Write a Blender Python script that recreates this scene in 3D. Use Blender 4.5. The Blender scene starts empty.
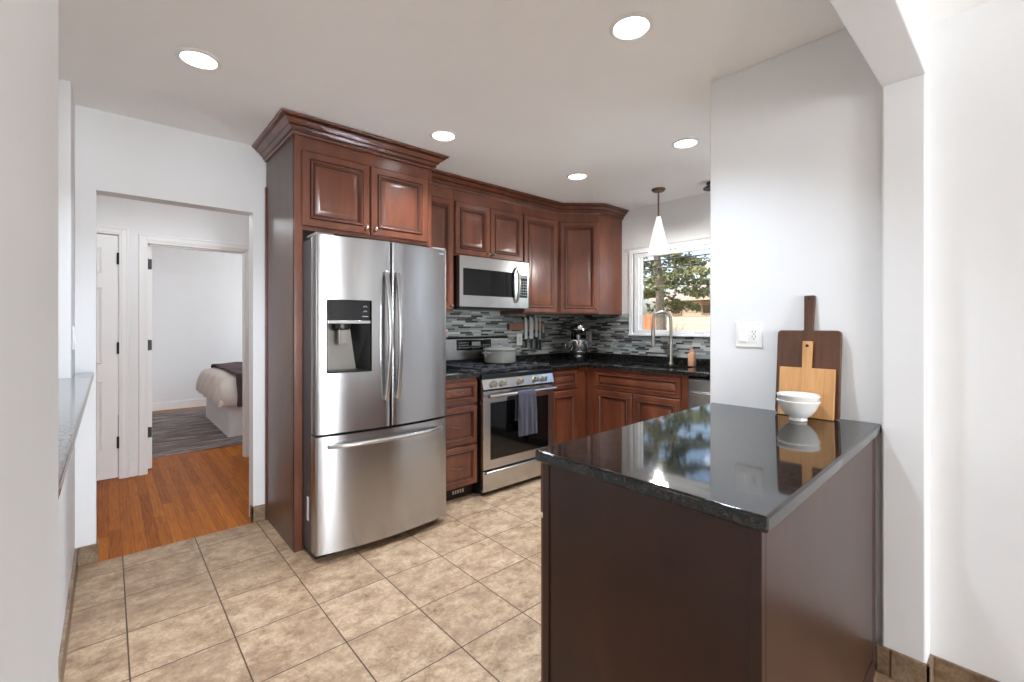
import bpy, bmesh, math, random
from mathutils import Vector, Matrix

random.seed(7)
PI = math.pi
SC = bpy.context.scene
COL = SC.collection

# ------------------------------------------------------------------ camera, world, lights
cam_d = bpy.data.cameras.new('camera')
cam_d.sensor_width = 36.0
cam_d.lens = 456.0 / 1024.0 * 36.0
cam_d.shift_y = -15.9 / 1024.0
cam_d.clip_start = 0.01
cam = bpy.data.objects.new('camera', cam_d)
COL.objects.link(cam)
cam.location = (0.0, 0.0, 1.288)
cam.rotation_euler = (PI / 2, 0, -math.radians(41.48))
SC.camera = cam

world = bpy.data.worlds.new('world')
SC.world = world
world.use_nodes = True
wn = world.node_tree.nodes
wl = world.node_tree.links
sky = wn.new('ShaderNodeTexSky')
sky.sky_type = 'NISHITA'
sky.sun_disc = False
sky.sun_elevation = math.radians(42)
sky.sun_rotation = math.radians(-70)
sky.air_density = 1.0
sky.dust_density = 4.0
wl.new(sky.outputs[0], wn['Background'].inputs[0])
wn['Background'].inputs[1].default_value = 0.22

SC.view_settings.view_transform = 'Standard'
SC.view_settings.look = 'None'
SC.view_settings.gamma = 1.0
SC.view_settings.exposure = 1.12
SC.view_settings.use_curve_mapping = False
SC.cycles.max_bounces = 16
SC.cycles.diffuse_bounces = 12


def area_light(name, loc, rot, sx, sy, power, col=(1, 1, 1), spread=180):
    d = bpy.data.lights.new(name, 'AREA')
    d.shape = 'RECTANGLE'
    d.size = sx
    d.size_y = sy
    d.energy = power
    d.color = col
    d.spread = math.radians(spread)
    o = bpy.data.objects.new(name, d)
    o.location = loc
    o.rotation_euler = rot
    COL.objects.link(o)
    return o


sun_d = bpy.data.lights.new('sun', 'SUN')
sun_d.energy = 1.1
sun_d.angle = math.radians(1.0)
sun_d.color = (1.0, 0.97, 0.92)
sun = bpy.data.objects.new('sun', sun_d)
COL.objects.link(sun)
sun.rotation_euler = Vector((0.7, -0.45, -0.8)).to_track_quat('-Z', 'Y').to_euler()

# area lamps as daylight: dining window, unseen bedroom window, added living room window
area_light('dining_window_daylight', (0.55, -5.14, 1.25), (PI / 2, 0, 0), 1.05, 1.7, 43, (0.94, 0.985, 1.05), 110)
area_light('living_fill_light', (-2.54, 1.5, 1.4), (PI / 2, 0, -PI / 2), 2.3, 1.3, 6.5, (0.92, 0.985, 1.07))  # added lamp, fills the kitchen through the pass-through
area_light('bedroom_window_daylight', (3.04, 7.0, 1.45), (PI / 2, 0, PI / 2), 1.2, 1.1, 19, (0.94, 0.985, 1.05))

# ------------------------------------------------------------------ materials


def new_mat(name):
    m = bpy.data.materials.new(name)
    m.use_nodes = True
    nt = m.node_tree
    return m, nt, nt.nodes['Principled BSDF']


def setp(b, **kw):
    names = dict(rough='Roughness', metal='Metallic', spec='Specular IOR Level', coat='Coat Weight',
                 coatr='Coat Roughness', trans='Transmission Weight', ior='IOR', aniso='Anisotropic',
                 sheen='Sheen Weight')
    for k, v in kw.items():
        b.inputs[names[k]].default_value = v


def rgb(r, g, b):
    """sRGB 0-255 to linear"""
    def f(c):
        c /= 255.0
        return c / 12.92 if c <= 0.04045 else ((c + 0.055) / 1.055) ** 2.4
    return (f(r), f(g), f(b), 1.0)


def coords(nt, scale=(1, 1, 1), rot=(0, 0, 0)):
    tc = nt.nodes.new('ShaderNodeTexCoord')
    mp = nt.nodes.new('ShaderNodeMapping')
    mp.inputs['Scale'].default_value = scale
    mp.inputs['Rotation'].default_value = rot
    nt.links.new(tc.outputs['Object'], mp.inputs['Vector'])
    return mp.outputs['Vector']


def noise(nt, vec, scale, detail=4, rough=0.55, dist=0.0):
    n = nt.nodes.new('ShaderNodeTexNoise')
    n.inputs['Scale'].default_value = scale
    n.inputs['Detail'].default_value = detail
    n.inputs['Roughness'].default_value = rough
    n.inputs['Distortion'].default_value = dist
    nt.links.new(vec, n.inputs['Vector'])
    return n.outputs['Fac']


def ramp(nt, fac, stops, interp='LINEAR'):
    r = nt.nodes.new('ShaderNodeValToRGB')
    cr = r.color_ramp
    cr.interpolation = interp
    while len(cr.elements) < len(stops):
        cr.elements.new(0.5)
    for e, (p, c) in zip(cr.elements, stops):
        e.position = p
        e.color = c if len(c) == 4 else (*c, 1)
    nt.links.new(fac, r.inputs['Fac'])
    return r.outputs['Color']


def mixc(nt, fac, a, b, mode='MIX'):
    m = nt.nodes.new('ShaderNodeMix')
    m.data_type = 'RGBA'
    m.blend_type = mode
    for sock, v in ((m.inputs[0], fac), (m.inputs[6], a), (m.inputs[7], b)):
        if hasattr(v, 'is_output'):
            nt.links.new(v, sock)
        else:
            sock.default_value = v
    return m.outputs[2]


def math_n(nt, op, a, b=None, c=None):
    m = nt.nodes.new('ShaderNodeMath')
    m.operation = op
    for i, v in enumerate((a, b, c)):
        if v is None:
            continue
        if hasattr(v, 'is_output'):
            nt.links.new(v, m.inputs[i])
        else:
            m.inputs[i].default_value = v
    return m.outputs[0]


def bump(nt, bsdf, h, strength=0.2, dist=0.01):
    b = nt.nodes.new('ShaderNodeBump')
    b.inputs['Strength'].default_value = strength
    b.inputs['Distance'].default_value = dist
    nt.links.new(h, b.inputs['Height'])
    nt.links.new(b.outputs[0], bsdf.inputs['Normal'])


def plain(name, c, rough=0.5, metal=0.0, var=0.06, vscale=8.0, **kw):
    """a plain colour with a faint procedural variation"""
    m, nt, b = new_mat(name)
    v = coords(nt)
    f = noise(nt, v, vscale, 3)
    lo = tuple(max(0, x * (1 - var)) for x in c[:3]) + (1,)
    hi = tuple(min(1, x * (1 + var)) for x in c[:3]) + (1,)
    nt.links.new(ramp(nt, f, [(0.3, lo), (0.7, hi)]), b.inputs['Base Color'])
    setp(b, rough=rough, metal=metal, **kw)
    return m


def wood(name, dark, mid, light, scale=(5, 5, 0.9), rough=0.3, coat=0.4, k=1.0, coatr=0.18):
    m, nt, b = new_mat(name)
    v = coords(nt, scale)
    f1 = noise(nt, v, 2.0 * k, 6, 0.6, 0.6)
    v2 = coords(nt, (2.2, 2.2, 1.3))
    f2 = noise(nt, v2, 2.2, 3, 0.5)
    f = math_n(nt, 'ADD', math_n(nt, 'MULTIPLY', f1, 0.6), math_n(nt, 'MULTIPLY', f2, 0.4))
    nt.links.new(ramp(nt, f, [(0.32, dark), (0.5, mid), (0.68, light)]), b.inputs['Base Color'])
    setp(b, rough=rough, coat=coat, coatr=coatr)
    return m


M = {}
M['wall'] = plain('wall_paint', rgb(232, 233, 233), 0.62, var=0.012, vscale=3)
M['ceil'] = plain('ceiling_paint', rgb(249, 249, 248), 0.8, var=0.012, vscale=3)
M['trim'] = plain('white_trim', rgb(238, 238, 236), 0.5, var=0.01)
M['cherry'] = wood('cherry_wood', rgb(80, 40, 25), rgb(106, 56, 35), rgb(130, 73, 46), rough=0.32, coat=0.6, coatr=0.24)
M['glaze'] = plain('cherry_glaze', rgb(34, 15, 11), 0.4, var=0.1)
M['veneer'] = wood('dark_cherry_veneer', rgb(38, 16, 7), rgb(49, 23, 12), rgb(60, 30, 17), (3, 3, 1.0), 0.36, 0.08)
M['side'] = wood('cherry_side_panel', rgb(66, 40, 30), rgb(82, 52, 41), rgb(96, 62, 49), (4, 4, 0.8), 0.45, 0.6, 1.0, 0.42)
M['toe'] = plain('toe_kick_dark', rgb(50, 25, 19), 0.5)
M['black'] = plain('black_plastic', rgb(20, 20, 22), 0.35)
M['gloss'] = plain('black_glass', rgb(10, 11, 13), 0.06, var=0.02)
M['iron'] = plain('cast_iron', rgb(58, 58, 62), 0.24)
M['cooktop'] = plain('cooktop_enamel', rgb(14, 15, 18), 0.14)
M['nickel'] = plain('brushed_nickel', rgb(190, 186, 178), 0.28, 1.0, 0.03)
M['pewter'] = plain('pewter', rgb(128, 120, 112), 0.3, 1.0, 0.04)
M['bronze'] = plain('aged_bronze', rgb(122, 104, 86), 0.38, 0.9, 0.05)
M['chrome'] = plain('polished_chrome', rgb(214, 214, 214), 0.10, 1.0, 0.01)
M['dsteel'] = plain('fridge_side_grey', rgb(96, 96, 98), 0.4, 0.6, 0.03)
M['white_gl'] = plain('white_glaze_ceramic', rgb(236, 234, 230), 0.18, var=0.015)
M['white_pl'] = plain('white_plastic', rgb(240, 240, 237), 0.3, var=0.01)
M['slot'] = plain('outlet_slot', rgb(70, 70, 70), 0.5)
M['grey_pl'] = plain('grey_plastic', rgb(122, 120, 116), 0.42)
M['disp_grey'] = plain('dispenser_grey', rgb(146, 142, 135), 0.35, 0.4)
M['mirror_icon'] = plain('icon_grey', rgb(176, 182, 190), 0.4)
M['bowl_steel'] = plain('polished_bowl_steel', rgb(238, 238, 238), 0.12, 1.0, 0.01)
M['gold'] = plain('brass_knob_ring', rgb(196, 168, 116), 0.3, 0.9)
M['pot'] = plain('pot_enamel', rgb(128, 126, 118), 0.2, var=0.02)
M['navy'] = plain('navy_handle', rgb(38, 48, 84), 0.4)
M['steel_blade'] = plain('blade_steel', rgb(225, 227, 228), 0.35, 0.4, 0.02)
M['pink'] = plain('terracotta_ceramic', rgb(206, 158, 138), 0.5)
M['amber'] = plain('amber_soap', rgb(214, 160, 122), 0.3, var=0.05)
M['sinkst'] = plain('sink_steel', rgb(170, 170, 170), 0.3, 1.0)
M['vinyl'] = plain('white_vinyl', rgb(240, 241, 242), 0.35, var=0.01)
M['hinge'] = plain('black_hinge', rgb(20, 20, 20), 0.45)
M['sheet'] = plain('white_bed_linen', rgb(226, 222, 224), 0.85, var=0.03)
M['duvet'] = plain('cream_duvet', rgb(228, 218, 211), 0.9, var=0.04)
M['throw'] = plain('plum_throw', rgb(74, 54, 56), 0.95, var=0.18, vscale=30)
M['shingle'] = plain('roof_shingle', rgb(168, 156, 142), 0.9, var=0.15, vscale=14)
M['bark'] = plain('bark', rgb(150, 138, 128), 0.9, var=0.3, vscale=18)
M['needle'] = plain('pine_needle', rgb(124, 128, 92), 0.85, var=0.35, vscale=3)
M['fence'] = plain('fence_wood', rgb(176, 118, 88), 0.85, var=0.15)
M['wire'] = plain('cable_black', rgb(40, 40, 44), 0.6)
M['lawn'] = plain('winter_lawn', rgb(150, 144, 104), 0.95, var=0.25, vscale=6)
M['twig'] = plain('bare_shrub', rgb(150, 128, 112), 0.9, var=0.2)
M['board_dark'] = wood('walnut_board', rgb(58, 33, 20), rgb(84, 51, 32), rgb(104, 66, 42), (22, 22, 1.6), 0.45, 0.0)
M['board_light'] = wood('maple_board', rgb(178, 124, 76), rgb(204, 152, 98), rgb(219, 170, 116), (30, 30, 1.6), 0.45, 0.0)
M['rack'] = wood('oak_rack', rgb(150, 100, 76), rgb(176, 124, 98), rgb(190, 140, 112), (2, 20, 20), 0.5, 0.0)


ANI = 0.25


def steel(name, base, rough, axis, aniso=0.85):
    m, nt, b = new_mat(name)
    sc = {'x': (1.5, 220, 220), 'z': (220, 220, 1.5)}[axis]
    f = noise(nt, coords(nt, sc), 1.0, 2)
    nt.links.new(ramp(nt, f, [(0.3, tuple(x * 0.985 for x in base)), (0.7, tuple(min(1, x * 1.015) for x in base))]),
                 b.inputs['Base Color'])
    r = nt.nodes.new('ShaderNodeMapRange')
    nt.links.new(f, r.inputs['Value'])
    r.inputs['To Min'].default_value = rough * 0.97
    r.inputs['To Max'].default_value = rough * 1.03
    nt.links.new(r.outputs[0], b.inputs['Roughness'])
    setp(b, metal=1.0, aniso=aniso)
    b.inputs['Anisotropic Rotation'].default_value = ANI
    t = nt.nodes.new('ShaderNodeTangent')
    t.direction_type = 'RADIAL'
    t.axis = 'Z'
    nt.links.new(t.outputs[0], b.inputs['Tangent'])
    return m


M['steel'] = steel('stainless_steel', (0.46, 0.46, 0.463), 0.235, 'x')
M['steel2'] = steel('stainless_steel_bright', (0.56, 0.558, 0.555), 0.22, 'x', 0.4)


def granite():
    m, nt, b = new_mat('black_granite')
    v = coords(nt)
    f = noise(nt, v, 62, 6, 0.75)
    f2 = noise(nt, v, 170, 2, 0.6)
    c1 = ramp(nt, f, [(0.36, rgb(9, 9, 9)), (0.50, rgb(24, 24, 23)), (0.64, rgb(58, 55, 50))])
    c2 = ramp(nt, f2, [(0.60, (0, 0, 0, 1)), (0.72, (1, 1, 1, 1))])
    nt.links.new(mixc(nt, math_n(nt, 'MULTIPLY', c2, 0.4), c1, rgb(88, 85, 78)), b.inputs['Base Color'])
    setp(b, rough=0.055, spec=0.55)
    return m


M['granite'] = granite()
M['granite_grey'] = plain('grey_granite', rgb(124, 123, 121), 0.12, var=0.35, vscale=130)


def floor_tile(name, size, ox, oy, ax=(0, 1), grout=0.006, seed=0.0, dark=1.0):
    m, nt, b = new_mat(name)
    tc = nt.nodes.new('ShaderNodeTexCoord')
    sp = nt.nodes.new('ShaderNodeSeparateXYZ')
    nt.links.new(tc.outputs['Object'], sp.inputs[0])
    u = math_n(nt, 'DIVIDE', math_n(nt, 'SUBTRACT', sp.outputs[ax[0]], ox), size)
    w = math_n(nt, 'DIVIDE', math_n(nt, 'SUBTRACT', sp.outputs[ax[1]], oy), size)
    g = grout / size / 2

    def edge(t):
        fr = math_n(nt, 'FRACT', t)
        return math_n(nt, 'MINIMUM', fr, math_n(nt, 'SUBTRACT', 1.0, fr))
    d = math_n(nt, 'MINIMUM', edge(u), edge(w))
    cv = nt.nodes.new('ShaderNodeCombineXYZ')
    nt.links.new(math_n(nt, 'FLOOR', u), cv.inputs[0])
    nt.links.new(math_n(nt, 'FLOOR', w), cv.inputs[1])
    cv.inputs[2].default_value = seed
    wnz = nt.nodes.new('ShaderNodeTexWhiteNoise')
    wnz.noise_dimensions = '3D'
    nt.links.new(cv.outputs[0], wnz.inputs['Vector'])
    # offset each tile's pattern by its own random vector
    off = nt.nodes.new('ShaderNodeVectorMath')
    off.operation = 'SCALE'
    nt.links.new(wnz.outputs['Color'], off.inputs[0])
    off.inputs['Scale'].default_value = 9.0
    add = nt.nodes.new('ShaderNodeVectorMath')
    add.operation = 'ADD'
    nt.links.new(tc.outputs['Object'], add.inputs[0])
    nt.links.new(off.outputs[0], add.inputs[1])
    st = nt.nodes.new('ShaderNodeMapping')
    st.inputs['Scale'].default_value = (0.9, 1.25, 1.0)
    nt.links.new(add.outputs[0], st.inputs['Vector'])
    f1 = noise(nt, st.outputs[0], 11.0, 9, 0.74, 0.25)
    f2 = noise(nt, add.outputs[0], 75, 5, 0.75)
    f3 = noise(nt, st.outputs[0], 3.4, 8, 0.7, 0.6)
    f12 = math_n(nt, 'ADD', math_n(nt, 'MULTIPLY', f1, 0.7), math_n(nt, 'MULTIPLY', noise(nt, add.outputs[0], 30, 6, 0.75), 0.3))
    base = ramp(nt, f12, [(0.36, rgb(130, 101, 77)), (0.46, rgb(171, 141, 111)), (0.54, rgb(194, 166, 134)), (0.66, rgb(210, 185, 154))])
    fine = ramp(nt, f2, [(0.30, rgb(150, 132, 116)), (0.55, (1, 1, 1, 1))])
    base = mixc(nt, 0.55, base, fine, 'MULTIPLY')
    rust = ramp(nt, f3, [(0.52, (0, 0, 0, 1)), (0.60, (0.7, 0.7, 0.7, 1)), (0.625, (1, 1, 1, 1)), (0.65, (0.2, 0.2, 0.2, 1))])
    base = mixc(nt, math_n(nt, 'MULTIPLY', rust, 0.6), base, rgb(152, 120, 96))
    tint = ramp(nt, wnz.outputs['Value'], [(0.0, (0.90 * dark, 0.89 * dark, 0.87 * dark, 1)), (1.0, (dark, dark, dark, 1))])
    base = mixc(nt, 1.0, base, tint, 'MULTIPLY')
    isg = math_n(nt, 'LESS_THAN', d, g)
    nt.links.new(mixc(nt, isg, base, rgb(74, 52, 37)), b.inputs['Base Color'])
    nt.links.new(ramp(nt, f2, [(0.3, (0.36, 0.36, 0.36, 1)), (0.7, (0.5, 0.5, 0.5, 1))]), b.inputs['Roughness'])
    hh = nt.nodes.new('ShaderNodeMapRange')
    nt.links.new(d, hh.inputs['Value'])
    hh.inputs['From Min'].default_value = g * 0.6
    hh.inputs['From Max'].default_value = g * 1.8
    h = math_n(nt, 'ADD', hh.outputs[0], math_n(nt, 'MULTIPLY', f1, 0.5))
    bump(nt, b, h, 0.25, 0.004)
    return m


M['tile'] = floor_tile('stone_look_tile', 0.333, 0.0575, 3.4975, grout=0.0052)
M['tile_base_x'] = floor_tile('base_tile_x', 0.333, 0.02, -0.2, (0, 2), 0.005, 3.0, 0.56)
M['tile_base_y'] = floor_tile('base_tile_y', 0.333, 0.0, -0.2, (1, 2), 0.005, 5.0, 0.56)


def plank_floor():
    m, nt, b = new_mat('oak_strip_floor')
    tc = nt.nodes.new('ShaderNodeTexCoord')
    sp = nt.nodes.new('ShaderNodeSeparateXYZ')
    nt.links.new(tc.outputs['Object'], sp.inputs[0])
    u = math_n(nt, 'DIVIDE', sp.outputs[0], 0.057)
    iu = math_n(nt, 'FLOOR', u)
    wn1 = nt.nodes.new('ShaderNodeTexWhiteNoise')
    wn1.noise_dimensions = '1D'
    nt.links.new(iu, wn1.inputs['W'])
    v = math_n(nt, 'ADD', math_n(nt, 'DIVIDE', sp.outputs[1], 1.3), math_n(nt, 'MULTIPLY', wn1.outputs['Value'], 7.0))
    cv = nt.nodes.new('ShaderNodeCombineXYZ')
    nt.links.new(iu, cv.inputs[0])
    nt.links.new(math_n(nt, 'FLOOR', v), cv.inputs[1])
    wn2 = nt.nodes.new('ShaderNodeTexWhiteNoise')
    wn2.noise_dimensions = '2D'
    nt.links.new(cv.outputs[0], wn2.inputs['Vector'])
    grain = noise(nt, coords(nt, (30, 1.6, 1)), 3, 6, 0.6, 0.8)
    f = math_n(nt, 'ADD', math_n(nt, 'MULTIPLY', wn2.outputs['Value'], 0.26), math_n(nt, 'MULTIPLY', grain, 0.75))
    c = ramp(nt, f, [(0.22, rgb(122, 60, 8)), (0.45, rgb(166, 90, 14)), (0.65, rgb(190, 112, 26)), (0.85, rgb(208, 134, 46))])
    fr = math_n(nt, 'FRACT', u)
    d = math_n(nt, 'MINIMUM', fr, math_n(nt, 'SUBTRACT', 1.0, fr))
    seam = math_n(nt, 'LESS_THAN', d, 0.02)
    frv = math_n(nt, 'FRACT', v)
    seam2 = math_n(nt, 'LESS_THAN', frv, 0.003)
    nt.links.new(mixc(nt, math_n(nt, 'MULTIPLY', math_n(nt, 'MAXIMUM', seam, seam2), 0.7), c, rgb(84, 44, 20)), b.inputs['Base Color'])
    setp(b, rough=0.45, spec=0.15)
    return m


M['plank'] = plank_floor()


def mosaic(name, ax):
    m, nt, b = new_mat(name)
    tc = nt.nodes.new('ShaderNodeTexCoord')
    sp = nt.nodes.new('ShaderNodeSeparateXYZ')
    nt.links.new(tc.outputs['Object'], sp.inputs[0])
    rowh = 0.0168
    row = math_n(nt, 'FLOOR', math_n(nt, 'DIVIDE', sp.outputs[2], rowh))
    wr = nt.nodes.new('ShaderNodeTexWhiteNoise')
    wr.noise_dimensions = '1D'
    nt.links.new(row, wr.inputs['W'])
    # each row has its own stick length and start
    ln = math_n(nt, 'ADD', 0.075, math_n(nt, 'MULTIPLY', wr.outputs['Value'], 0.085))
    u = math_n(nt, 'ADD', math_n(nt, 'DIVIDE', sp.outputs[ax], ln), math_n(nt, 'MULTIPLY', wr.outputs['Value'], 31.0))
    fz = math_n(nt, 'FRACT', math_n(nt, 'DIVIDE', sp.outputs[2], rowh))
    fu = math_n(nt, 'FRACT', u)
    cv = nt.nodes.new('ShaderNodeCombineXYZ')
    nt.links.new(math_n(nt, 'FLOOR', u), cv.inputs[0])
    nt.links.new(row, cv.inputs[1])
    w2 = nt.nodes.new('ShaderNodeTexWhiteNoise')
    w2.noise_dimensions = '2D'
    nt.links.new(cv.outputs[0], w2.inputs['Vector'])
    pal = ramp(nt, w2.outputs['Value'], [
        (0.0, rgb(52, 52, 54)), (0.13, rgb(128, 134, 132)), (0.27, rgb(176, 181, 175)), (0.40, rgb(84, 82, 82)),
        (0.50, rgb(150, 157, 153)), (0.66, rgb(192, 194, 188)), (0.80, rgb(104, 96, 90)), (0.90, rgb(140, 144, 142))], 'CONSTANT')
    gz = math_n(nt, 'LESS_THAN', math_n(nt, 'MINIMUM', fz, math_n(nt, 'SUBTRACT', 1.0, fz)), 0.05)
    gu = math_n(nt, 'LESS_THAN', math_n(nt, 'MINIMUM', fu, math_n(nt, 'SUBTRACT', 1.0, fu)), 0.009)
    g = math_n(nt, 'MAXIMUM', gz, gu)
    st = noise(nt, coords(nt, (40, 40, 160)), 2, 3)
    pal = mixc(nt, 0.25, pal, ramp(nt, st, [(0.35, (0.6, 0.6, 0.6, 1)), (0.65, (1, 1, 1, 1))]), 'MULTIPLY')
    nt.links.new(mixc(nt, g, pal, rgb(150, 150, 146)), b.inputs['Base Color'])
    setp(b, rough=0.18)
    bump(nt, b, math_n(nt, 'SUBTRACT', 1.0, g), 0.3, 0.002)
    return m


M['mosaic_x'] = mosaic('glass_stone_mosaic_back', 0)
M['mosaic_y'] = mosaic('glass_stone_mosaic_window', 1)


def glass(name, rough=0.0, tint=(1, 1, 1, 1)):
    m = bpy.data.materials.new(name)
    m.use_nodes = True
    nt = m.node_tree
    nt.nodes.clear()
    out = nt.nodes.new('ShaderNodeOutputMaterial')
    tr = nt.nodes.new('ShaderNodeBsdfTransparent')
    tr.inputs[0].default_value = tint
    gl = nt.nodes.new('ShaderNodeBsdfGlossy')
    gl.inputs['Roughness'].default_value = rough
    fr = nt.nodes.new('ShaderNodeFresnel')
    fr.inputs[0].default_value = 1.25
    mx = nt.nodes.new('ShaderNodeMixShader')
    nt.links.new(fr.outputs[0], mx.inputs[0])
    nt.links.new(tr.outputs[0], mx.inputs[1])
    nt.links.new(gl.outputs[0], mx.inputs[2])
    nt.links.new(mx.outputs[0], out.inputs[0])
    return m


M['pane'] = glass('window_glass')


def emissive(name, col, strength):
    m, nt, b = new_mat(name)
    b.inputs['Base Color'].default_value = (0.9, 0.9, 0.9, 1)
    b.inputs['Emission Color'].default_value = col
    b.inputs['Emission Strength'].default_value = strength
    return m


M['lens'] = emissive('lit_lens', (1.0, 0.97, 0.95, 1), 5.0)


M['shade'] = emissive('lit_opal_glass', (1.0, 0.99, 0.97, 1), 0.42)


def rug_mat():
    m, nt, b = new_mat('faded_rug')
    f = noise(nt, coords(nt, (0.8, 4, 1)), 3, 7, 0.7, 0.8)
    nt.links.new(ramp(nt, f, [(0.3, rgb(84, 70, 66)), (0.48, rgb(122, 110, 106)), (0.62, rgb(168, 160, 160)), (0.75, rgb(104, 90, 84))]), b.inputs['Base Color'])
    setp(b, rough=0.95)
    return m


M['rug'] = rug_mat()


def towel_mat():
    m, nt, b = new_mat('slate_terry_towel')
    f = noise(nt, coords(nt), 160, 3)
    nt.links.new(ramp(nt, f, [(0.3, rgb(40, 40, 50)), (0.7, rgb(66, 65, 78))]), b.inputs['Base Color'])
    setp(b, rough=0.95, sheen=0.3)
    bump(nt, b, f, 0.4, 0.004)
    return m


M['towel'] = towel_mat()


def house_brick():
    m, nt, b = new_mat('tan_brick_siding')
    br = nt.nodes.new('ShaderNodeTexBrick')
    v = coords(nt, (1, 1, 1), (0, 0, 0))
    sp = nt.nodes.new('ShaderNodeSeparateXYZ')
    nt.links.new(v, sp.inputs[0])
    cv = nt.nodes.new('ShaderNodeCombineXYZ')
    nt.links.new(sp.outputs[1], cv.inputs[0])
    nt.links.new(sp.outputs[2], cv.inputs[1])
    nt.links.new(cv.outputs[0], br.inputs['Vector'])
    br.inputs['Color1'].default_value = rgb(206, 188, 170)
    br.inputs['Color2'].default_value = rgb(194, 174, 155)
    br.inputs['Mortar'].default_value = rgb(172, 156, 142)
    br.inputs['Scale'].default_value = 1.0
    br.inputs['Brick Width'].default_value = 1.2
    br.inputs['Row Height'].default_value = 0.16
    br.inputs['Mortar Size'].default_value = 0.012
    nt.links.new(br.outputs[0], b.inputs['Base Color'])
    setp(b, rough=0.9)
    return m


M['siding'] = house_brick()

# ------------------------------------------------------------------ mesh building


class MB:
    def __init__(s):
        s.v, s.f, s.m = [], [], []

    def face(s, idx, m=0):
        s.f.append(tuple(idx))
        s.m.append(m)

    def pts(s, pts):
        n = len(s.v)
        s.v += [tuple(p) for p in pts]
        return list(range(n, n + len(pts)))

    def box(s, x0, x1, y0, y1, z0, z1, m=0):
        i = s.pts([(x0, y0, z0), (x1, y0, z0), (x1, y1, z0), (x0, y1, z0),
                   (x0, y0, z1), (x1, y0, z1), (x1, y1, z1), (x0, y1, z1)])
        for q in ((0, 3, 2, 1), (4, 5, 6, 7), (0, 1, 5, 4), (1, 2, 6, 5), (2, 3, 7, 6), (3, 0, 4, 7)):
            s.face([i[k] for k in q], m)
        return s

    def loops(s, loops, m=0, cap0=True, cap1=True, closed=False, mats=None):
        """bridge rings of equal point count"""
        L = [s.pts(l) for l in loops]
        n = len(L[0])
        pairs = list(zip(L, L[1:]))
        if closed:
            pairs.append((L[-1], L[0]))
        for k, (a, b) in enumerate(pairs):
            mm = mats[k] if mats else m
            for i in range(n):
                j = (i + 1) % n
                s.face((a[i], a[j], b[j], b[i]), mm)
        if not closed:
            if cap0:
                s.face(L[0][::-1], mats[0] if mats else m)
            if cap1:
                s.face(L[-1], mats[-1] if mats else m)
        return s

    def prism(s, poly, h0, h1, plane='xy', m=0):
        def P(a, b, h):
            return {'xy': (a, b, h), 'xz': (a, h, b), 'yz': (h, a, b)}[plane]
        return s.loops([[P(a, b, h0) for a, b in poly], [P(a, b, h1) for a, b in poly]], m)

    def lathe(s, prof, c=(0, 0, 0), axis='z', seg=28, m=0, mats=None):
        loops = []
        for r, h in prof:
            r = max(r, 1e-4)
            ring = []
            for k in range(seg):
                a = 2 * PI * k / seg
                p, q = r * math.cos(a), r * math.sin(a)
                if axis == 'z':
                    ring.append((c[0] + p, c[1] + q, c[2] + h))
                elif axis == 'y':
                    ring.append((c[0] + p, c[1] + h, c[2] + q))
                else:
                    ring.append((c[0] + h, c[1] + p, c[2] + q))
            loops.append(ring)
        return s.loops(loops, m, mats=mats)

    def tube(s, pts, r, seg=10, m=0, flat=1.0):
        pts = [Vector(p) for p in pts]
        rs = r if isinstance(r, (list, tuple)) else [r] * len(pts)
        up = None
        loops = []
        for i, p in enumerate(pts):
            t = (pts[min(i + 1, len(pts) - 1)] - pts[max(i - 1, 0)]).normalized()
            if up is None:
                up = Vector((0, 0, 1)) if abs(t.z) < 0.9 else Vector((1, 0, 0))
            a = t.cross(up).normalized()
            b = a.cross(t).normalized()
            up = b
            loops.append([tuple(p + (a * math.cos(2 * PI * k / seg) * rs[i] + b * math.sin(2 * PI * k / seg) * rs[i] * flat)) for k in range(seg)])
        return s.loops(loops, m)

    def build(s, name, mats, parent=None, bevel=0.0, smooth=35, loc=None, rz=None, seg=2):
        me = bpy.data.meshes.new(name)
        me.from_pydata(s.v, [], s.f)
        if not isinstance(mats, (list, tuple)):
            mats = [mats]
        for mt in mats:
            me.materials.append(mt)
        for p, k in zip(me.polygons, s.m):
            p.material_index = k
        bm = bmesh.new()
        bm.from_mesh(me)
        bmesh.ops.recalc_face_normals(bm, faces=bm.faces)
        bm.to_mesh(me)
        bm.free()
        if smooth:
            for p in me.polygons:
                p.use_smooth = True
            me.set_sharp_from_angle(angle=math.radians(smooth))
        o = bpy.data.objects.new(name, me)
        COL.objects.link(o)
        if parent is not None:
            o.parent = parent
        if loc is not None:
            o.location = loc
        if rz is not None:
            o.rotation_euler = (0, 0, rz)
        if bevel:
            b = o.modifiers.new('bevel', 'BEVEL')
            b.width = bevel
            b.segments = seg
            b.limit_method = 'ANGLE'
            b.angle_limit = math.radians(40)
            b.harden_normals = True
        return o


def struct(o, label=None):
    o['kind'] = 'structure'
    if label:
        o['label'] = label
    return o


def tag(o, label, cat, group=None, kind=None):
    o['label'] = label
    o['category'] = cat
    if group:
        o['group'] = group
    if kind:
        o['kind'] = kind
    return o


def thing(name, label, cat, loc=(0, 0, 0), rz=0.0, group=None):
    o = bpy.data.objects.new(name, None)
    o.empty_display_size = 0.1
    COL.objects.link(o)
    o.location = loc
    o.rotation_euler = (0, 0, rz)
    return tag(o, label, cat, group)


def box(name, mat, b, parent=None, bevel=0.0, kind=None):
    o = MB().box(*b).build(name, mat, parent, bevel)
    if kind:
        o['kind'] = kind
    return o


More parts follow.
